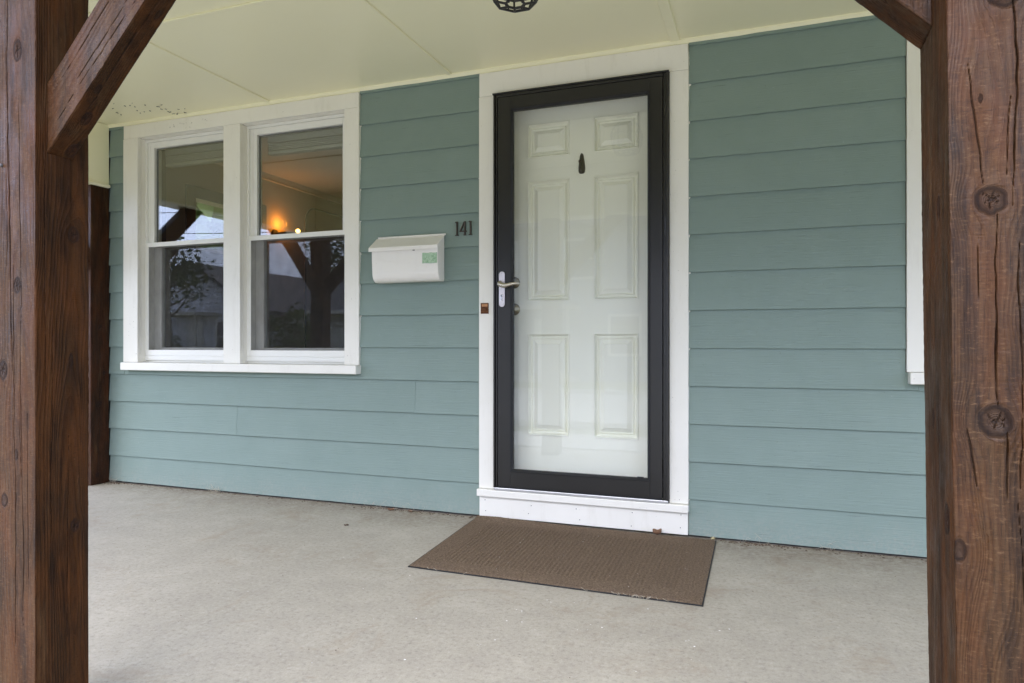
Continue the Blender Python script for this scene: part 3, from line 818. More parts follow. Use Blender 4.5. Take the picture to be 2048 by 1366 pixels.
# ------------------------------------------------------------------ door casing, sill, riser
df = empty("door_casing", (-0.88, WY, 0), "white painted casing, sill and riser board round the front door", "door frame")
CY = 3.325
bx("casing_board", 'trim', df, -1.418, -1.332, CY, 3.352, 0.157, 2.2035, 0.003)
bx("casing_board", 'trim', df, -0.436, -0.348, CY, 3.352, 0.157, 2.2035, 0.003)
bx("head_board", 'trim', df, -1.4172, -0.3488, CY + 0.0012, 3.352, 2.2045, 2.3275, 0.003)
bx("sill_board", 'trim', df, -1.421, -0.346, 3.300, 3.40, 0.119, 0.156, 0.004)
bx("riser_board", 'trim', df, -1.414, -0.350, 3.322, 3.352, 0.012, 0.1185, 0.002)
bx("threshold", 'alu', df, -1.325, -0.44, 3.305, 3.43, 0.1565, 0.170, 0.003)
f = MB(); f.box(-1.36, -1.3335, 3.353, 3.47, 0.16, 2.205); f.box(-0.4345, -0.41, 3.353, 3.47, 0.16, 2.205); f.box(-1.3335, -0.4345, 3.353, 3.47, 2.2045, 2.225)
f.build("door_jamb", 'trim', df, 0.001)
nm_ = MB()
rn = random.Random(3)
for x in (-1.375, -1.13, -0.885, -0.62, -0.385):
    for z in (0.098, 0.040):
        nm_.lathe([(0.0, 0.0016), (0.0022, 0.0013), (0.0026, -0.001)], (x + rn.uniform(-0.012, 0.012), 3.3218, z + rn.uniform(-0.012, 0.01)), 'y', 8)
tag(nm_.build("nail_heads", 'nail', df), kind='stuff')
# ragged caulk where trim meets siding
def caulk(x, side, z0, z1, parent, seed):
    rn = random.Random(seed); rs = []; z = z0
    while z < z1:
        row = (z - ZR) / EXP; fr = row - math.floor(row)
        w = 0.0035 + 0.0025 * rn.random() + (0.006 * rn.random() if fr < 0.06 or fr > 0.94 else 0)
        w = w if rn.random() > 0.12 else 0.0015
        y = WY - 0.0125 + 0.011 * fr - 0.0008
        rs.append([(x, y - 0.002, z), (x + side * w, y + 0.0002, z), (x + side * w, y + 0.004, z), (x, y + 0.004, z)])
        z += 0.011 + 0.008 * rn.random()
    MB().rings(rs).build("caulk_bead", 'trim', parent)
caulk(-1.418, -1, 0.16, 2.30, df, 1); caulk(-0.348, 1, 0.03, 2.30, df, 2)
caulk(-3.934, -1, 0.80, 2.30, lw, 3); caulk(-2.15, 1, 0.80, 2.30, lw, 4)

# ------------------------------------------------------------------ storm door
sdn = empty("storm_door", (-0.88, 3.31, 0.17), "black framed full glass storm door with lever handle on its left stile", "door")
f = MB(); f.box(-1.3275, -1.3185, 3.302, 3.345, 0.1715, 2.196); f.box(-1.3140, -1.3065, 3.305, 3.345, 0.1715, 2.196); f.box(-1.3185, -1.3140, 3.312, 3.345, 0.1715, 2.196)
f.box(-0.4495, -0.438, 3.302, 3.345, 0.1715, 2.196); f.box(-0.4625, -0.4495, 3.309, 3.345, 0.1715, 2.196)
f.build("outer_frame", 'black', sdn, 0.0012)
f = MB(); f.box(-1.331, -0.4345, 3.296, 3.345, 2.1965, 2.2035); f.box(-1.3065, -0.4625, 3.303, 3.345, 2.182, 2.1963)
f.build("drip_cap", 'black', sdn, 0.0012)
LX0, LX1, LZ0, LZ1 = -1.3015, -0.4655, 0.1795, 2.178
GX0, GX1, GZ0, GZ1 = -1.222, -0.536, 0.268, 2.106
y0, y1 = 3.301, 3.338
bx("stile", 'black', sdn, LX0, GX0 - 0.012, y0, y1, LZ0, LZ1, 0.0018)
bx("stile", 'black', sdn, GX1 + 0.012, LX1, y0, y1, LZ0, LZ1, 0.0018)
bx("top_rail", 'black', sdn, GX0 - 0.0118, GX1 + 0.0118, y0 + 0.0004, y1, GZ1 + 0.012, LZ1, 0.0012)
bx("bottom_rail", 'black', sdn, GX0 - 0.0118, GX1 + 0.0118, y0 + 0.0004, y1, LZ0, GZ0 - 0.012, 0.0012)
def frame4(x0, x1, z0, z1, w, prof, name, mat, parent):
    """Mitred moulding: prof is [(inset, y)] across the frame."""
    rs = []
    for ins, y in prof:
        rs.append([(x0 + ins, y, z0 + ins), (x1 - ins, y, z0 + ins), (x1 - ins, y, z1 - ins), (x0 + ins, y, z1 - ins)])
    rs.append(rs[0])
    return MB().rings(rs, False).build(name, mat, parent)
frame4(GX0 - 0.0119, GX1 + 0.0119, GZ0 - 0.0119, GZ1 + 0.0119, 0.012, [(0, 3.330), (0, 3.299), (0.003, 3.2975), (0.006, 3.300), (0.0125, 3.309), (0.0125, 3.330)], "glazing_bead", 'gasket', sdn)
MB().box(GX0 - 0.002, GX1 + 0.002, 3.312, 3.316, GZ0 - 0.002, GZ1 + 0.002).build("pane", 'door_glass', sdn)
bx("retainer_clip", 'gasket', sdn, -0.585, -0.555, 3.306, 3.3118, GZ0 - 0.001, GZ0 + 0.007, 0.001)
bx("door_sweep", 'gasket', sdn, LX0 + 0.004, LX1 - 0.004, 3.306, 3.330, 0.1712, 0.1792, 0.001)
hg = None
for z in (2.026, 1.468, 0.902, 0.334):
    if hg is None:
        hg = MB(); hg.lathe([(0.0, -0.042), (0.0042, -0.041), (0.0042, 0.041), (0.0, 0.042)], (-0.4535, 3.302, z), 'z', 10)
        hg.box(-0.4525, -0.4485, 3.3, 3.3085, z - 0.040, z + 0.040)
        hg = hg.build("hinge", 'black', sdn); z00 = z
    else:
        c = hg.copy(); col.objects.link(c); c.location.z += z - z00
# handle: stadium plate, cylinder, lever
px, pz0, pz1, pr = -1.277, 1.101, 1.283, 0.0158
pts = []
for k in range(13): t = math.pi * k / 12; pts.append((px + pr * math.cos(t), pz1 - pr + pr * math.sin(t)))
for k in range(13): t = math.pi + math.pi * k / 12; pts.append((px + pr * math.cos(t), pz0 + pr + pr * math.sin(t)))
hp = MB().prism(pts, lambda a, b: (a, 3.3005, b), lambda a, b: (a, 3.2935, b)).build("handle_plate", 'plate', sdn, 0.0018)
lv = MB()
lv.lathe([(0.0, 0.030), (0.010, 0.029), (0.0125, 0.024), (0.0125, 0.016), (0.010, 0.0)], (px - 0.002, 3.2935, 1.222), 'y', 20)
path = []; rad = []
for k in range(15):
    t = k / 14
    path.append((px - 0.012 + 0.118 * t, 3.268 - 0.010 * math.sin(math.pi * t), 1.224 - 0.022 * t - 0.008 * math.sin(2 * math.pi * t * 0.9) * 1.2 + (0.006 * max(0, t - 0.75) * 4)))
    rad.append(0.0105 * (1 - t) ** 0.6 + 0.0032 if k else 0.004)
lv.tube(path, rad, 12)
lv.build("lever", 'nickel', hp, 0, True)
kc = MB(); kc.lathe([(0.0, 0.0045), (0.0072, 0.0042), (0.0078, 0.0)], (px, 3.2935, 1.158), 'y', 18)
kc.box(px - 0.0042, px + 0.0042, 3.2892, 3.2935, 1.133, 1.153)
kc.build("lock_cylinder", 'chrome', hp, 0.001)
MB().box(px - 0.0012, px + 0.0012, 3.2884, 3.2889, 1.1525, 1.164).build("keyhole", 'keyhole', hp)

# ------------------------------------------------------------------ front door behind the glass
ed = empty("front_door", (-0.88, 3.43, 0.172), "white six panel front door behind the storm door glass", "door")
DY = 3.425
panels = [(-1.179, -0.956, 1.887, 2.059), (-0.824, -0.603, 1.887, 2.059), (-1.179, -0.956, 1.137, 1.763), (-0.824, -0.603, 1.137, 1.763), (-1.179, -0.956, 0.436, 0.963), (-0.824, -0.603, 0.436, 0.963)]
gx = [-1.343, -1.179, -0.956, -0.824, -0.603, -0.425]; gz = [0.172, 0.436, 0.963, 1.137, 1.763, 1.887, 2.059, 2.2]
m = MB(); holes = {(1, 1), (3, 1), (1, 3), (3, 3), (1, 5), (3, 5)}
vid = {}
for i, x in enumerate(gx):
    for j, z in enumerate(gz): vid[i, j] = len(m.v); m.v.append((x, DY, z))
for i in range(5):
    for j in range(7):
        if (i, j) not in holes: m.f.append((vid[i, j], vid[i + 1, j], vid[i + 1, j + 1], vid[i, j + 1]))
m.box(gx[0], gx[-1], DY + 0.02, DY + 0.045, gz[0], gz[-1])
m.build("door_slab", 'door', ed)
for (x0, x1, z0, z1) in panels:
    rs = []
    for ins, dy in ((-0.003, 0.0), (-0.003, -0.0022), (0.002, -0.0028), (0.006, 0.001), (0.009, 0.0065), (0.013, 0.0085), (0.019, 0.0085), (0.0235, 0.0045), (0.028, 0.0062), (0.032, 0.0062), (0.050, 0.0018), (0.0515, 0.0006)):
        rs.append([(x0 + ins, DY + dy * 2.0, z0 + ins), (x1 - ins, DY + dy * 2.0, z0 + ins), (x1 - ins, DY + dy * 2.0, z1 - ins), (x0 + ins, DY + dy * 2.0, z1 - ins)])
    mm = MB().rings(rs, False); k = len(mm.v)
    mm.f.append((k - 4, k - 3, k - 2, k - 1))
    mm.build("raised_panel", 'door', ed)
# knocker
kx = -0.889
rs = []
for t, w in ((0, 0.007), (0.04, 0.0135), (0.12, 0.0175), (0.3, 0.0182), (0.5, 0.0160), (0.75, 0.0122), (0.92, 0.0095), (1.0, 0.004)):
    z = 1.781 + 0.103 * t
    rs.append([(kx - w, DY, z), (kx - w * 0.7, DY - 0.006, z), (kx, DY - 0.009, z), (kx + w * 0.7, DY - 0.006, z), (kx + w, DY, z), (kx, DY + 0.001, z)])
kn = MB().rings(rs).build("knocker", 'bronze', ed, 0, True)
k2 = MB(); k2.lathe([(0.0, 0.018), (0.006, 0.016), (0.008, 0.010), (0.006, 0.004)], (kx - 0.006, DY - 0.006, 1.842), 'y', 14)
k2.tube([(kx - 0.006, DY - 0.017, 1.842), (kx - 0.003, DY - 0.022, 1.82), (kx, DY - 0.018, 1.797)], [0.004, 0.005, 0.006], 10)
k2.build("striker", 'bronze', kn, 0, True)
k3 = MB(); k3.lathe([(0.0, 0.045), (0.014, 0.044), (0.016, 0.036), (0.010, 0.012), (0.026, 0.008), (0.031, 0.003), (0.031, 0.0)], (-1.256, DY, 1.235), 'y', 24)
k3.build("door_knob", 'aged_nickel', ed, 0, True)
k4 = MB(); k4.lathe([(0.0, 0.020), (0.006, 0.020), (0.007, 0.017), (0.016, 0.017), (0.019, 0.014), (0.021, 0.006), (0.030, 0.005), (0.032, 0.0)], (-1.256, DY, 1.094), 'y', 24)
k4.build("deadbolt", 'aged_nickel', ed, 0, True)

# ------------------------------------------------------------------ old doorbell box in the casing
db = empty("old_doorbell", (-1.384, CY, 1.098), "small rusty square plate of a removed doorbell on the door casing", "doorbell")
bx("mount_plate", 'rust', db, -1.4065, -1.3615, CY - 0.003, CY - 0.0005, 1.069, 1.125, 0.0008)
bx("contact_strip", 'contact', db, -1.400, -1.367, CY - 0.0048, CY - 0.0032, 1.106, 1.120, 0.0006)
c_ = MB(); c_.lathe([(0.0, 0.004), (0.011, 0.0035), (0.013, 0.0)], (-1.384, CY - 0.003, 1.087), 'y', 14)
c_.build("push_button", 'rust', db)
rim = MB(); rn = random.Random(5)
for i in range(16):
    t = i / 16 * 4; k = int(t); u = t - k
    p = [(-1.409 + 0.050 * u, 1.0665), (-1.359, 1.0665 + 0.061 * u), (-1.359 - 0.050 * u, 1.1275), (-1.409, 1.1275 - 0.061 * u)][k]
    if rn.random() < 0.7:
        a = 0.0022 + 0.0025 * rn.random()
        rim.box(p[0] - a, p[0] + a, CY - 0.0035 * rn.random() - 0.001, CY - 0.0003, p[1] - a * 0.8, p[1] + a * 0.8)
tag(rim.build("paint_chips", 'trim', db), kind='stuff')

# ------------------------------------------------------------------ house number
def digit(name, strokes, label):
    m = MB()
    for (x0, z0), (x1, z1), w in strokes:
        dx, dz = x1 - x0, z1 - z0; l = math.hypot(dx, dz); ox, oz = -dz / l * w / 2, dx / l * w / 2
        m.prism([(x0 - ox, z0 - oz), (x1 - ox, z1 - oz), (x1 + ox, z1 + oz), (x0 + ox, z0 + oz)], lambda a, b: (a, 3.3405, b), lambda a, b: (a, 3.3275, b))
    return tag(m.build(name, 'iron', None, 0.0008), label, "house number", "house number digits", 'thing')
def one(x, lab):
    return digit("house_number", [((x, 1.488), (x, 1.561), 0.0068), ((x - 0.0095, 1.4885), (x + 0.008, 1.4885), 0.004), ((x - 0.009, 1.5555), (x - 0.003, 1.5605), 0.005)], lab)
one(-1.5475, "dark metal digit 1 on the siding, nearest the mailbox")
digit("house_number", [((-1.502, 1.487), (-1.502, 1.5615), 0.0066), ((-1.529, 1.509), (-1.5045, 1.5585), 0.0050), ((-1.532, 1.508), (-1.4925, 1.508), 0.0055), ((-1.5095, 1.4885), (-1.4945, 1.4885), 0.004)], "dark metal digit 4 on the siding, between two ones")
one(-1.469, "dark metal digit 1 on the siding, nearest the door casing")

# ------------------------------------------------------------------ mailbox
mb = empty("mailbox", (-1.825, 3.335, 1.24), "white metal wall mailbox with sloping lid and small green sticker", "mailbox")
x0, x1 = -2.022, -1.622
prof = [(3.334, 1.492), (3.334, 1.246), (3.300, 1.246)]
for k in range(1, 10):
    t = math.pi / 2 * k / 9
    prof.append((3.298 - 0.040 * math.sin(t), 1.246 + 0.055 * (1 - math.cos(t))))
prof += [(3.254, 1.36), (3.252, 1.425)]
MB().prism(prof, lambda a, b: (x0, a, b), lambda a, b: (x1, a, b)).build("body", 'enamel', mb, 0.003)
lid = MB()
lp_ = [(3.330, 1.4945), (3.246, 1.4345), (3.243, 1.431), (3.243, 1.4115), (3.2455, 1.4115), (3.2462, 1.4295), (3.330, 1.4905)]
lid.prism(lp_, lambda a, b: (x0 - 0.014, a, b), lambda a, b: (x1 + 0.003, a, b))
for xx in (x0 - 0.014, x1 + 0.0012):
    lid.prism([(3.318, 1.484), (3.2468, 1.431), (3.2468, 1.4125), (3.252, 1.4125)], lambda a, b: (xx, a, b), lambda a, b: (xx + 0.0018, a, b))
ld = lid.build("lid", 'enamel', mb, 0.001)
MB().tube([(x0 - 0.002, 3.327, 1.4975), (x1 + 0.010, 3.327, 1.4975)], 0.0052, 10).build("hinge_roll", 'enamel', mb, 0, True)
MB().box(-1.765, -1.752, 3.2424, 3.2434, 1.4065, 1.4105).build("latch_slot", 'keyhole', mb)
st_ = MB(); n = 8
for i in range(n + 1):
    x = -1.712 + 0.087 * i / n
    st_.v += [(x, 3.2522 + 0.0005 * math.sin(i * 2.1), 1.337 + 0.001 * math.sin(i)), (x, 3.2512 + 0.0004 * math.sin(i * 1.3), 1.392 + 0.0012 * math.sin(i * 1.7))]
st_.f = [(2 * i, 2 * i + 2, 2 * i + 3, 2 * i + 1) for i in range(n)]
so = st_.build("sticker", 'sticker', mb)
sm = so.modifiers.new("solid", 'SOLIDIFY'); sm.thickness = 0.0006; sm.offset = 0

# ------------------------------------------------------------------ doormat
def doormat():
    c = [np.array(p) for p in ((-1.372, 2.492), (-0.213, 2.474), (-0.224, 3.302), (-1.424, 3.316))]
    nu, nv = 620, 400
    U, V = np.meshgrid(np.linspace(0, 1, nu), np.linspace(0, 1, nv))
    P = ((1 - U) * (1 - V))[..., None] * c[0] + (U * (1 - V))[..., None] * c[1] + (U * V)[..., None] * c[2] + ((1 - U) * V)[..., None] * c[3]
    wx, wy = 1.18, 0.825
    x, y = U * wx, V * wy
    ed_ = np.minimum(np.minimum(x, wx - x), np.minimum(y, wy - y))
    bw = 0.105
    inner = ed_ > bw
    warp = 0.004 * vnoise(x * 3, y * 3, 0, 4)
    rib = np.where(inner, np.clip(np.cos(2 * np.pi * (x + warp) / 0.0185) * 1.6, -1, 1), 0.45 * np.cos(2 * np.pi * ed_ / 0.013))
    rib = np.where(np.abs(ed_ - bw) < 0.005, -1, rib)
    z = 0.0085 + 0.0013 * rib + 0.0007 * np.cos(2 * np.pi * (y + 0.3 * warp) / 0.0085) * np.cos(2 * np.pi * x / 0.0185 * 2) + 0.0007 * vnoise(x * 170, y * 170, 0, 9) + 0.0012 * vnoise(x * 4, y * 4, 0, 2)
    z -= 0.004 * np.clip(1 - ed_ / 0.006, 0, 1)
    z += 0.012 * np.clip((V - 0.90) / 0.10, 0, 1) ** 2 * np.clip(1 - np.abs(U - 0.1) / 0.35, 0, 1)
    co = np.concatenate([P, z[..., None]], -1).reshape(-1, 3)
    a = (np.arange(nv - 1)[:, None] * nu + np.arange(nu - 1)[None])
    q = np.stack([a, a + 1, a + nu + 1, a + nu], -1).reshape(-1, 4)
    dm = empty("doormat", (-0.8, 2.9, 0), "brown ribbed doormat lying on the grey floor before the door", "doormat")
    me = bpy.data.meshes.new("pile"); me.vertices.add(len(co)); me.vertices.foreach_set("co", (co - np.array(dm.location)).astype(np.float32).ravel())
    me.loops.add(q.size); me.loops.foreach_set("vertex_index", q.astype(np.int32).ravel())
    me.polygons.add(len(q)); me.polygons.foreach_set("loop_start", (np.arange(len(q)) * 4).astype(np.int32))
    me.update(calc_edges=True); me.polygons.foreach_set("use_smooth", np.ones(len(q), bool))
    me.materials.append(M['mat'])
    o = bpy.data.objects.new("pile", me); col.objects.link(o); o.parent = dm
    b = MB(); g = 0.004
    cc = [(c[0][0] - g, c[0][1] - g), (c[1][0] + g, c[1][1] - g), (c[2][0] + g, c[2][1] + 0.001), (c[3][0] - g, c[3][1] + 0.001)]
    b.prism(cc, lambda a, bb: (a, bb, 0.001), lambda a, bb: (a, bb, 0.0048))
    b.build("rubber_backing", 'gasket', dm)
    fr = MB(); rn = random.Random(8)                     # frayed threads on the front edge
    for i in range(26):
        u = rn.gauss(0.80, 0.05) if i < 18 else rn.random()
        u = min(max(u, 0.02), 0.98)
        p = c[0] * (1 - u) + c[1] * u
        q_ = [(p[0], p[1] + 0.004, 0.0085)]
        dx = rn.uniform(-0.5, 0.5)
        for k in range(1, 4): q_.append((p[0] + dx * 0.02 * k, p[1] + 0.002 - 0.005 * k * rn.random(), 0.008 - 0.002 * k + 0.003 * rn.random()))
        fr.tube(q_, 0.0006, 4)
    tag(fr.build("frayed_threads", 'straw', dm), kind='stuff')
doormat()

# ------------------------------------------------------------------ ceiling lantern
cl = empty("ceiling_lantern", (-0.835, 2.27, CZ), "black iron cage ceiling lantern, only its foot showing at the top edge", "ceiling lamp")
cx, cy = -0.835, 2.285
MB().lathe([(0.0, CZ - 0.030), (0.045, CZ - 0.028), (0.062, CZ - 0.012), (0.064, CZ - 0.001), (0.0, CZ - 0.001)], (cx, cy, 0), 'z', 24).build("canopy", 'in_dark', cl)
cage = MB(); n = 8
pt = lambda r, z, k: (cx + r * math.cos(2 * math.pi * (k + 0.5) / n), cy + r * math.sin(2 * math.pi * (k + 0.5) / n), z)
lev = [(0.033, 2.114), (0.074, 2.122), (0.094, 2.170), (0.100, 2.230), (0.085, 2.280), (0.045, 2.318)]
for r, z in lev[:-1]:
    for k in range(n): cage.tube([pt(r, z, k), pt(r, z, k + 1)], 0.0048, 6)
for k in range(n):
    for a, b in zip(lev[:-1], lev[1:]): cage.tube([pt(*a, k), pt(*b, k)], 0.0042, 6)
    cage.tube([pt(0.033, 2.114, k), pt(0.033, 2.106, k)], [0.0045, 0.003], 6)
cage.build("cage", 'in_dark', cl)
MB().lathe([(0.0, 2.134), (0.030, 2.138), (0.062, 2.160), (0.078, 2.222), (0.066, 2.285), (0.035, 2.31), (0.0, 2.312)], (cx, cy, 0), 'z', 24).build("glass_bowl", 'frost', cl, 0, True)

# ------------------------------------------------------------------ leaves, debris, specks
def leaf(name, loc, size, rot, mat, label, curl=0.5, seed=1):
    rn = random.Random(seed); nu, nv = 9, 7; m = MB()
    for i in range(nu):
        t = i / (nu - 1); w = math.sin(math.pi * (0.06 + 0.9 * t)) ** 0.8 * 0.42
        for j in range(nv):
            s = (j / (nv - 1) - 0.5) * 2
            x = (t - 0.5) * size; y = s * w * size
            z = curl * size * (0.35 * s * s + 0.5 * (t - 0.5) ** 2) + size * 0.06 * math.sin(7 * t + 5 * s + seed)
            a = rot; m.v.append((loc[0] + x * math.cos(a) - y * math.sin(a), loc[1] + x * math.sin(a) + y * math.cos(a), loc[2] + z + size * 0.06))
    m.f = [(i * nv + j, (i + 1) * nv + j, (i + 1) * nv + j + 1, i * nv + j + 1) for i in range(nu - 1) for j in range(nv - 1)]
    o = m.build(name, mat, None, 0, True)
    o.modifiers.new("solid", 'SOLIDIFY').thickness = 0.0006
    return tag(o, label, "leaf", "fallen leaves", 'thing')
leaf("dead_leaf", (-0.487, 3.285, 0.011), 0.042, 0.5, 'dead_leaf', "crumpled brown leaf on the doormat against the white riser", 1.3, 1)
leaf("dead_leaf", (-0.236, 3.312, 0.004), 0.026, 1.2, 'pale_leaf', "tiny pale yellow leaf at the mat's back right corner", 0.8, 2)
leaf("dead_leaf", (-1.93, 3.30, 0.0), 0.036, 0.3, 'dead_leaf', "brown leaf on the floor against the siding, further from the door", 0.6, 3)
leaf("dead_leaf", (-1.81, 3.305, 0.0), 0.030, 2.3, 'dead_leaf', "brown leaf on the floor against the siding, nearer the door", 0.7, 4)
leaf("dead_leaf", (-1.98, 2.95, 0.0), 0.024, 0.2, 'debris', "small dark leaf alone on the open floor left of the mat", 0.4, 5)

def scatter(name, mat, n, fn, s0, s1, seed, flat=0.35, label=None):
    rn = random.Random(seed); m = MB()
    for i in range(n):
        p = Vector(fn(rn)); s = s0 + (s1 - s0) * rn.random() ** 2
        a = rn.random() * 6.28; k = rn.uniform(0.35, 1.0); ring = []
        for t in range(5):
            th = a + t * 1.2566; r = s * rn.uniform(0.6, 1.1)
            ring.append(p + Vector((r * math.cos(th), r * math.sin(th) * k, 0)))
        top = [q * 0.55 + p * 0.45 + Vector((0, 0, s * flat)) for q in ring]
        m.rings([[tuple(q) for q in ring], [tuple(q) for q in top]])
    return tag(m.build(name, mat), label, None, None, 'stuff')
def foot(rn):
    x = rn.choice([rn.uniform(-4.0, -1.45), rn.gauss(-1.86, 0.16), rn.uniform(-0.2, 0.8), rn.gauss(-0.05, 0.12), rn.gauss(-4.0, 0.05)])
    if -1.44 < x < -0.22: x = -1.46
    return (x, 3.338 - abs(rn.gauss(0, 0.022)), 0.0)
scatter("wall_foot_debris", 'debris', 620, foot, 0.0014, 0.0085, 11)
scatter("floor_grit", 'debris', 320, lambda r: (r.uniform(-3.9, 0.8), r.uniform(1.4, 3.3), 0.0), 0.0008, 0.0032, 12)
scatter("white_paint_flecks", 'fleck', 90, lambda r: (r.gauss(-0.75, 0.55), r.gauss(2.25, 0.25), 0.0) , 0.001, 0.0042, 13, 0.2)
scatter("mat_lint", 'fleck', 40, lambda r: (r.uniform(-1.3, -0.3), r.uniform(2.55, 3.2), 0.0095), 0.001, 0.0028, 14)
m = MB(); rn = random.Random(31)
for cx_, cy_, nn, sp in ((-3.17, 3.328, 55, 0.03), (-4.02, 3.325, 26, 0.03), (-2.05, 3.32, 22, 0.03), (0.26, 3.325, 26, 0.025), (-0.06, 3.30, 16, 0.05), (-1.86, 3.31, 26, 0.09)):
    for i in range(nn):
        p = Vector((cx_ + rn.gauss(0, sp), cy_ - abs(rn.gauss(0, 0.008)), abs(rn.gauss(0.006, 0.014)))); q = [p]
        d = Vector((rn.uniform(-1, 1), rn.uniform(-0.6, 0.2), rn.uniform(-0.5, 0.8))) * 0.010
        for k in range(3):
            p = p + d; d = d + Vector((rn.uniform(-1, 1), rn.uniform(-1, 0.6), rn.uniform(-1, 0.8))) * 0.005
            q.append(Vector((p.x, min(p.y, 3.334), max(p.z, 0.001))))
        m.tube(q, 0.00055, 3)
tag(m.build("dry_straw_fibres", 'straw'), kind='stuff')
m = MB(); rn = random.Random(41)                           # insect mud specks on ceiling and window head
for i in range(30):
    if i < 22: x, y = rn.gauss(-3.72, 0.15), rn.gauss(3.13, 0.06)
    else: x, y = rn.gauss(-3.45, 0.05), rn.gauss(3.27, 0.03)
    y = min(y, 3.32); a = rn.random() * 6.28; l = 0.003 + 0.011 * rn.random() ** 2
    q = [(x, y, CZ - 0.001), (x + l * math.cos(a), y + l * math.sin(a), CZ - 0.0025), (x + l * 1.6 * math.cos(a + 0.7), y + l * 1.6 * math.sin(a + 0.7), CZ - 0.001)]
    q = [(u, min(v, 3.322), w) for u, v, w in q]
    m.tube(q, 0.0012 + 0.0012 * rn.random(), 4)
for i in range(14):
    x = rn.gauss(-3.45, 0.12); z = 2.30 - abs(rn.gauss(0, 0.02)); l = 0.004
    m.tube([(x, 3.3257, z), (x + rn.uniform(-l, l), 3.3245, z - l * rn.random())], 0.0012, 4)
tag(m.build("mud_specks", 'speck'), kind='stuff')

# ------------------------------------------------------------------ room behind the windows
IX0, IX1, IY1, IZ0, IZ1 = -4.30, 3.4, 8.6, 0.13, 2.468
m = MB()
wy_a, wy_b, wz_a, wz_b = 4.28, 5.02, 1.66, 2.08
m.box(IX0 - 0.12, IX0, 3.59, wy_a, IZ0, IZ1); m.box(IX0 - 0.12, IX0, wy_b, IY1, IZ0, IZ1)
m.box(IX0 - 0.12, IX0, wy_a, wy_b, IZ0, wz_a); m.box(IX0 - 0.12, IX0, wy_a, wy_b, wz_b, IZ1)
m.box(IX0, IX1, IY1, IY1 + 0.1, IZ0, IZ1); m.box(IX1, IX1 + 0.1, 3.59, IY1, IZ0, IZ1)
tag(m.build("interior_wall", 'in_wall'), kind='structure')
tag(MB().box(IX0 - 0.12, IX1 + 0.1, 3.585, IY1 + 0.1, IZ1 + 0.001, IZ1 + 0.1).build("interior_ceiling", 'in_ceil'), kind='structure')
tag(MB().box(IX0 - 0.12, IX1 + 0.1, 3.585, IY1 + 0.1, IZ0 - 0.1, IZ0 - 0.001).build("interior_floor", 'in_floor'), kind='structure')
iw = empty("side_window", (IX0, 4.65, wz_a), "small side window across the room, green leaves outside it", "window")
f = MB(); e = 0.09
f.box(IX0, IX0 + 0.02, wy_a - e, wy_a, wz_a - e, wz_b + e); f.box(IX0, IX0 + 0.02, wy_b, wy_b + e, wz_a - e, wz_b + e)
f.box(IX0, IX0 + 0.02, wy_a, wy_b, wz_b, wz_b + e); f.box(IX0, IX0 + 0.03, wy_a, wy_b, wz_a - e, wz_a)
f.build("casing", 'in_dark', iw, 0.002)
MB().box(IX0 - 0.06, IX0 - 0.055, wy_a, wy_b, wz_a, wz_b).build("pane", 'door_glass', iw)
f = MB(); f.box(IX0 - 0.075, IX0 - 0.04, wy_a, wy_b, 1.66, 1.70); f.build("meeting_rail", 'vinyl', iw)
# picture rail strip under the interior ceiling
tag(MB().box(IX0, IX0 + 0.025, 3.59, IY1, 2.405, 2.466).build("crown_trim", 'in_ceil', None, 0.006), kind='structure')
# framed panel with rounded corners
rm = empty("rounded_panel", (IX0, 6.3, 1.2), "rounded corner framed panel on the room's side wall right of the lamp", "wall panel")
pts = []
a0, a1, b0, b1, rr = 5.68, 7.1, 0.35, 2.272, 0.16
for (qx, qz, t0) in ((a1 - rr, b1 - rr, 0), (a0 + rr, b1 - rr, 90), (a0 + rr, b0 + rr, 180), (a1 - rr, b0 + rr, 270)):
    for k in range(9):
        t = R(t0 + 90 * k / 8); pts.append((qx + rr * math.cos(t), qz + rr * math.sin(t)))
MB().prism(pts, lambda a, b: (IX0 + 0.001, a, b), lambda a, b: (IX0 + 0.012, a, b)).build("panel_face", 'in_wall', rm)
MB().tube([(IX0 + 0.014, a, b) for a, b in pts + pts[:1]], 0.008, 6).build("panel_frame", 'in_dark', rm)
# wall lamp
wl = empty("wall_lamp", (IX0, 5.30, 1.95), "lit bare bulb wall lamp glowing orange inside the right window", "lamp")
m = MB(); m.lathe([(0.0, 0.02), (0.04, 0.018), (0.045, 0.0)], (IX0, 5.24, 1.93), 'x', 16)
m.tube([(IX0 + 0.01, 5.24, 1.93), (IX0 + 0.10, 5.27, 1.945), (IX0 + 0.13, 5.36, 1.95)], 0.012, 8)
m.build("lamp_arm", 'in_dark', wl)
MB().lathe([(0.0, -0.020), (0.011, -0.017), (0.020, -0.005), (0.021, 0.005), (0.013, 0.017), (0.0, 0.021)], (IX0 + 0.14, 5.40, 1.975), 'z', 16).build("bulb", 'bulb', wl, 0, True)
pl_ = bpy.data.objects.new("bulb_light", bpy.data.lights.new("bulb_light", 'POINT')); col.objects.link(pl_)
pl_.parent = wl; pl_.location = Vector((IX0 + 0.07, 5.28, 2.03)) - Vector(wl.location)
pl_.data.color = (1.0, 0.34, 0.035); pl_.data.energy = 0.75; pl_.data.shadow_soft_size = 0.03

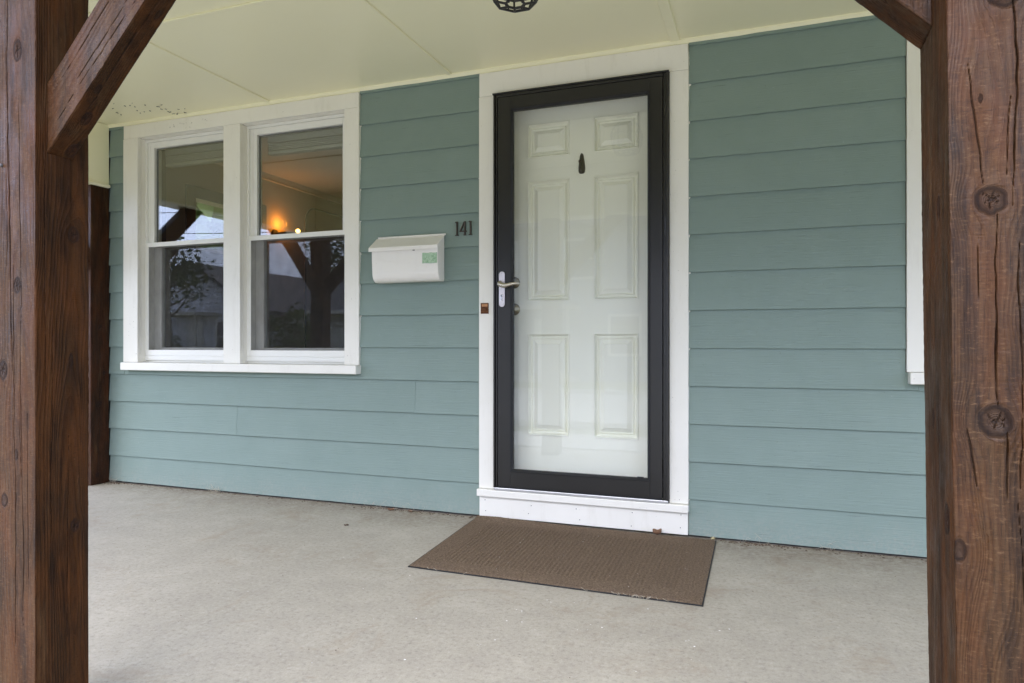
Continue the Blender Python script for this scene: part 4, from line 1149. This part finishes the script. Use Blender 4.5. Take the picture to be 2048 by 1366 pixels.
# ------------------------------------------------------------------ across the street (mirrored in the panes)
def lap_wall(m, p0, p1, z0, z1, nrm, step=0.24, top=None):
    """Sawtooth lap siding between two ground points; top(u) gives a gable height."""
    p0 = Vector(p0); p1 = Vector(p1); d = p1 - p0; n = Vector(nrm)
    z = z0
    while z < z1 - 1e-4:
        zt = min(z + step, z1)
        def xr(zz):
            if top is None or zz <= top[0]: return 0.0, 1.0
            h = (zz - top[0]) / (top[1] - top[0]); return top[2] * h, 1 - (1 - top[2]) * h
        a0, b0 = xr(z); a1, b1 = xr(zt)
        q = [p0 + d * a0 + n * 0.05, p0 + d * b0 + n * 0.05, p0 + d * b1, p0 + d * a1]
        zz = [z, z, zt, zt]
        k = len(m.v); m.v += [(v.x, v.y, w) for v, w in zip(q, zz)]; m.f.append((k, k + 1, k + 2, k + 3))
        q = [p0 + d * a0 + n * 0.05, p0 + d * b0 + n * 0.05, p0 + d * b0, p0 + d * a0]
        k = len(m.v); m.v += [(v.x, v.y, z) for v in q]; m.f.append((k, k + 1, k + 2, k + 3))
        z = zt
def house(name, x0, x1, y0, y1, eave, ridge, mat, label, gable_front=True):
    h = empty(name, ((x0 + x1) / 2, (y0 + y1) / 2, G), label, "house", "houses across the street")
    m = MB(); xm = (x0 + x1) / 2; ym = (y0 + y1) / 2
    if gable_front:
        lap_wall(m, (x1, y1, 0), (x0, y1, 0), G, ridge, (0, 1, 0), 0.24, (eave, ridge, 0.5)); lap_wall(m, (x0, y0, 0), (x1, y0, 0), G, ridge, (0, -1, 0), 0.24, (eave, ridge, 0.5))
        lap_wall(m, (x0, y1, 0), (x0, y0, 0), G, eave, (-1, 0, 0)); lap_wall(m, (x1, y0, 0), (x1, y1, 0), G, eave, (1, 0, 0))
    else:
        lap_wall(m, (x1, y1, 0), (x0, y1, 0), G, eave, (0, 1, 0)); lap_wall(m, (x0, y0, 0), (x1, y0, 0), G, eave, (0, -1, 0))
        lap_wall(m, (x0, y1, 0), (x0, y0, 0), G, ridge, (-1, 0, 0), 0.24, (eave, ridge, 0.5)); lap_wall(m, (x1, y0, 0), (x1, y1, 0), G, ridge, (1, 0, 0), 0.24, (eave, ridge, 0.5))
    m.build("siding", mat, h)
    o = 0.4; r = MB()
    if gable_front:
        sl = (ridge - eave) / (xm - x0)
        for s, xe in ((-1, x0 - o), (1, x1 + o)):
            ze = eave - sl * o
            pr = [(xe, ze), (xm, ridge + 0.02), (xm, ridge + 0.17), (xe, ze + 0.15)]
            r.prism(pr, lambda a, b: (a, y0 - o, b), lambda a, b: (a, y1 + o, b))
    else:
        sl = (ridge - eave) / (ym - y0)
        for ye in (y0 - o, y1 + o):
            ze = eave - sl * o
            pr = [(ye, ze), (ym, ridge + 0.02), (ym, ridge + 0.17), (ye, ze + 0.15)]
            r.prism(pr, lambda a, b: (x0 - o, a, b), lambda a, b: (x1 + o, a, b))
    r.build("roof", 'shingle', h)
    def win(x, z0, w, hh):
        f = MB(); y = y1 + 0.03; t = 0.10
        f.box(x - w / 2 - t, x - w / 2, y, y + 0.05, z0 - t, z0 + hh + t); f.box(x + w / 2, x + w / 2 + t, y, y + 0.05, z0 - t, z0 + hh + t)
        f.box(x - w / 2, x + w / 2, y, y + 0.05, z0 + hh, z0 + hh + t); f.box(x - w / 2, x + w / 2, y, y + 0.06, z0 - t, z0); f.box(x - w / 2, x + w / 2, y, y + 0.045, z0 + hh / 2 - 0.03, z0 + hh / 2 + 0.03)
        fr = f.build("window_frame", 'trim', h)
        MB().box(x - w / 2, x + w / 2, y + 0.005, y + 0.02, z0, z0 + hh).build("pane", 'n_pane', fr)
    win(x0 + (x1 - x0) * 0.27, 0.55, 1.0, 1.3); win(x0 + (x1 - x0) * 0.75, 0.55, 1.0, 1.3)
    if eave > 4:
        for q in (0.14, 0.38, 0.62, 0.86): win(x0 + (x1 - x0) * q, 3.3, 1.0, 1.3)
    d = MB(); xd = xm + 0.2; d.box(xd - 0.45, xd + 0.45, y1 + 0.03, y1 + 0.08, G + 0.2, G + 2.25); d.build("door", 'trim', h)
    s = MB(); s.box(xd - 1.3, xd + 1.3, y1 + 0.03, y1 + 1.3, G, G + 0.18); s.box(xd - 1.3, xd + 1.3, y1 + 0.03, y1 + 1.4, G + 2.55, G + 2.7)
    for q in (-1.2, 1.1): s.box(xd + q, xd + q + 0.1, y1 + 1.15, y1 + 1.25, G + 0.18, G + 2.55)
    s.build("stoop", 'pave', h)
house("neighbour_house", -28.0, -20.2, -26, -17.0, 2.35, 4.35, 'n_pale', "grey lap sided gable house across the street, mirrored in the left panes")
house("neighbour_house", -19.6, -14.8, -27, -18.0, 2.3, 4.6, 'n_cream', "cream sided house across the street with its roof ridge along the road", False)
house("neighbour_house", -14.0, -1.6, -27, -17.5, 5.2, 7.8, 'n_grey', "two storey grey house straight across the street from the porch", False)
house("neighbour_house", 1.4, 10.5, -27, -17.5, 2.4, 4.6, 'n_cream', "cream sided house across the street furthest to the right", False)

def tree(x, y, h, r, label, mat='leaf_a', seed=1, name="street_tree", cat="tree", group="trees round the street", leaves=2600, base=0.35, size=0.16):
    rn = random.Random(seed)
    t = empty(name, (x, y, G), label, cat, group)
    m = MB(); m.tube([(x, y, G - 0.1), (x + 0.1, y, G + h * base), (x, y + 0.1, G + h * 0.8)], [0.05 * h * 0.5, 0.035 * h * 0.5, 0.05], 8)
    tips = []
    for k in range(9):
        a = k * 2.4 + rn.random(); zz = G + h * (base + 0.06 * k * 0.8); l = r * rn.uniform(0.5, 0.9)
        e = (x + l * math.cos(a), y + l * math.sin(a), zz + l * 0.6); tips.append(e)
        m.tube([(x, y, zz), ((x + e[0]) / 2, (y + e[1]) / 2, zz + l * 0.2), e], [0.05, 0.035, 0.015], 5)
    m.build("trunk", 'bark', t)
    cl_ = [(Vector(e), r * rn.uniform(0.28, 0.5)) for e in tips] + [(Vector((x + rn.gauss(0, r * 0.45), y + rn.gauss(0, r * 0.45), G + h * rn.uniform(base + 0.08, 0.97))), r * rn.uniform(0.25, 0.45)) for _ in range(16)]
    c = MB()
    for i in range(leaves):
        p0, rr = rn.choice(cl_)
        d = Vector((rn.gauss(0, 1), rn.gauss(0, 1), rn.gauss(0, 0.8))).normalized()
        p = p0 + d * rr * rn.random() ** 0.4
        u = Vector((rn.gauss(0, 1), rn.gauss(0, 1), rn.gauss(0, 0.6))).normalized(); v = u.orthogonal().normalized()
        s = size * rn.uniform(0.6, 1.3)
        k = len(c.v); c.v += [tuple(p - u * s), tuple(p + v * s * 0.45), tuple(p + u * s), tuple(p - v * s * 0.45)]; c.f.append((k, k + 1, k + 2, k + 3))
    cr_ = c.build("crown", mat, t)
tree(-23.5, -30, 8.5, 3.6, "broad leafy tree rising behind the grey gable house", 'leaf_a', 1)
tree(-15.2, -29, 8.0, 3.4, "leafy tree rising between the cream house and the next house", 'leaf_a', 2)
tree(3.0, -30, 9.0, 4.0, "tall leafy tree behind the gap to the right of the grey house", 'leaf_a', 3)
tree(-7.3, 7.4, 5.0, 2.4, "green tree beside the house, seen through the side window", 'leaf_b', 4, leaves=5200)
tree(-19.0, -15.0, 2.4, 1.1, "round green bush in front of the street houses, mirrored low in the right pane", 'leaf_b', 5, "garden_bush", "bush", "bushes across the street", 1500, 0.1, 0.11)
tree(-24.6, -15.6, 1.7, 0.9, "low green bush under the grey gable house window", 'leaf_b', 6, "garden_bush", "bush", "bushes across the street", 900, 0.1, 0.11)
tree(-14.5, -16.6, 1.8, 0.9, "low green bush beside the cream house stoop", 'leaf_b', 7, "garden_bush", "bush", "bushes across the street", 900, 0.1, 0.11)

tree(-22.6, -14.2, 5.2, 1.7, "thin young street tree before the grey gable house", 'leaf_a', 8, leaves=1100, base=0.45, size=0.13)
tree(-16.4, -14.2, 2.6, 0.9, "small leafy street tree before the cream house", 'leaf_b', 9, leaves=600, base=0.4, size=0.12)
up = empty("utility_pole", (-30, -12.6, G), "wooden utility pole with crossarm and transformer across the street", "utility pole", "utility poles along the street")
m = MB(); m.tube([(-30, -12.6, G - 0.2), (-30, -12.6, G + 8.6)], [0.16, 0.11], 10); m.build("pole", 'bark', up)
bx("crossarm", 'bark', up, -30.06, -29.94, -13.8, -11.4, G + 7.9, G + 8.02)
MB().lathe([(0.0, 0), (0.22, 0.02), (0.22, 0.8), (0.0, 0.85)], (-29.7, -12.6, G + 6.6), 'z', 14).build("transformer", 'n_grey', up)
up2 = empty("utility_pole", (8, -12.6, G), "second wooden utility pole, further right along the street", "utility pole", "utility poles along the street")
for o_ in list(up.children):
    c = o_.copy(); col.objects.link(c); c.parent = up2
def cable(z0, y, sag, label, x0=-30, x1=8, y1=None):
    n = 24; q = []
    for k in range(n + 1):
        t = k / n; q.append((x0 + (x1 - x0) * t, y + ((y1 if y1 is not None else y) - y) * t, z0 - sag * 4 * t * (1 - t)))
    tag(MB().tube(q, 0.014, 5).build("overhead_cable", 'wire'), label, "cable", "cables between the utility poles", 'thing')
cable(G + 8.0, -11.5, 0.9, "overhead power cable nearest the porch, mirrored in the panes")
cable(G + 8.0, -13.7, 0.8, "overhead power cable furthest from the porch")
cable(G + 6.9, -12.5, 1.0, "middle overhead cable strung below the crossarms")
cable(G + 6.2, -12.45, 1.1, "lowest thick telephone cable between the poles")
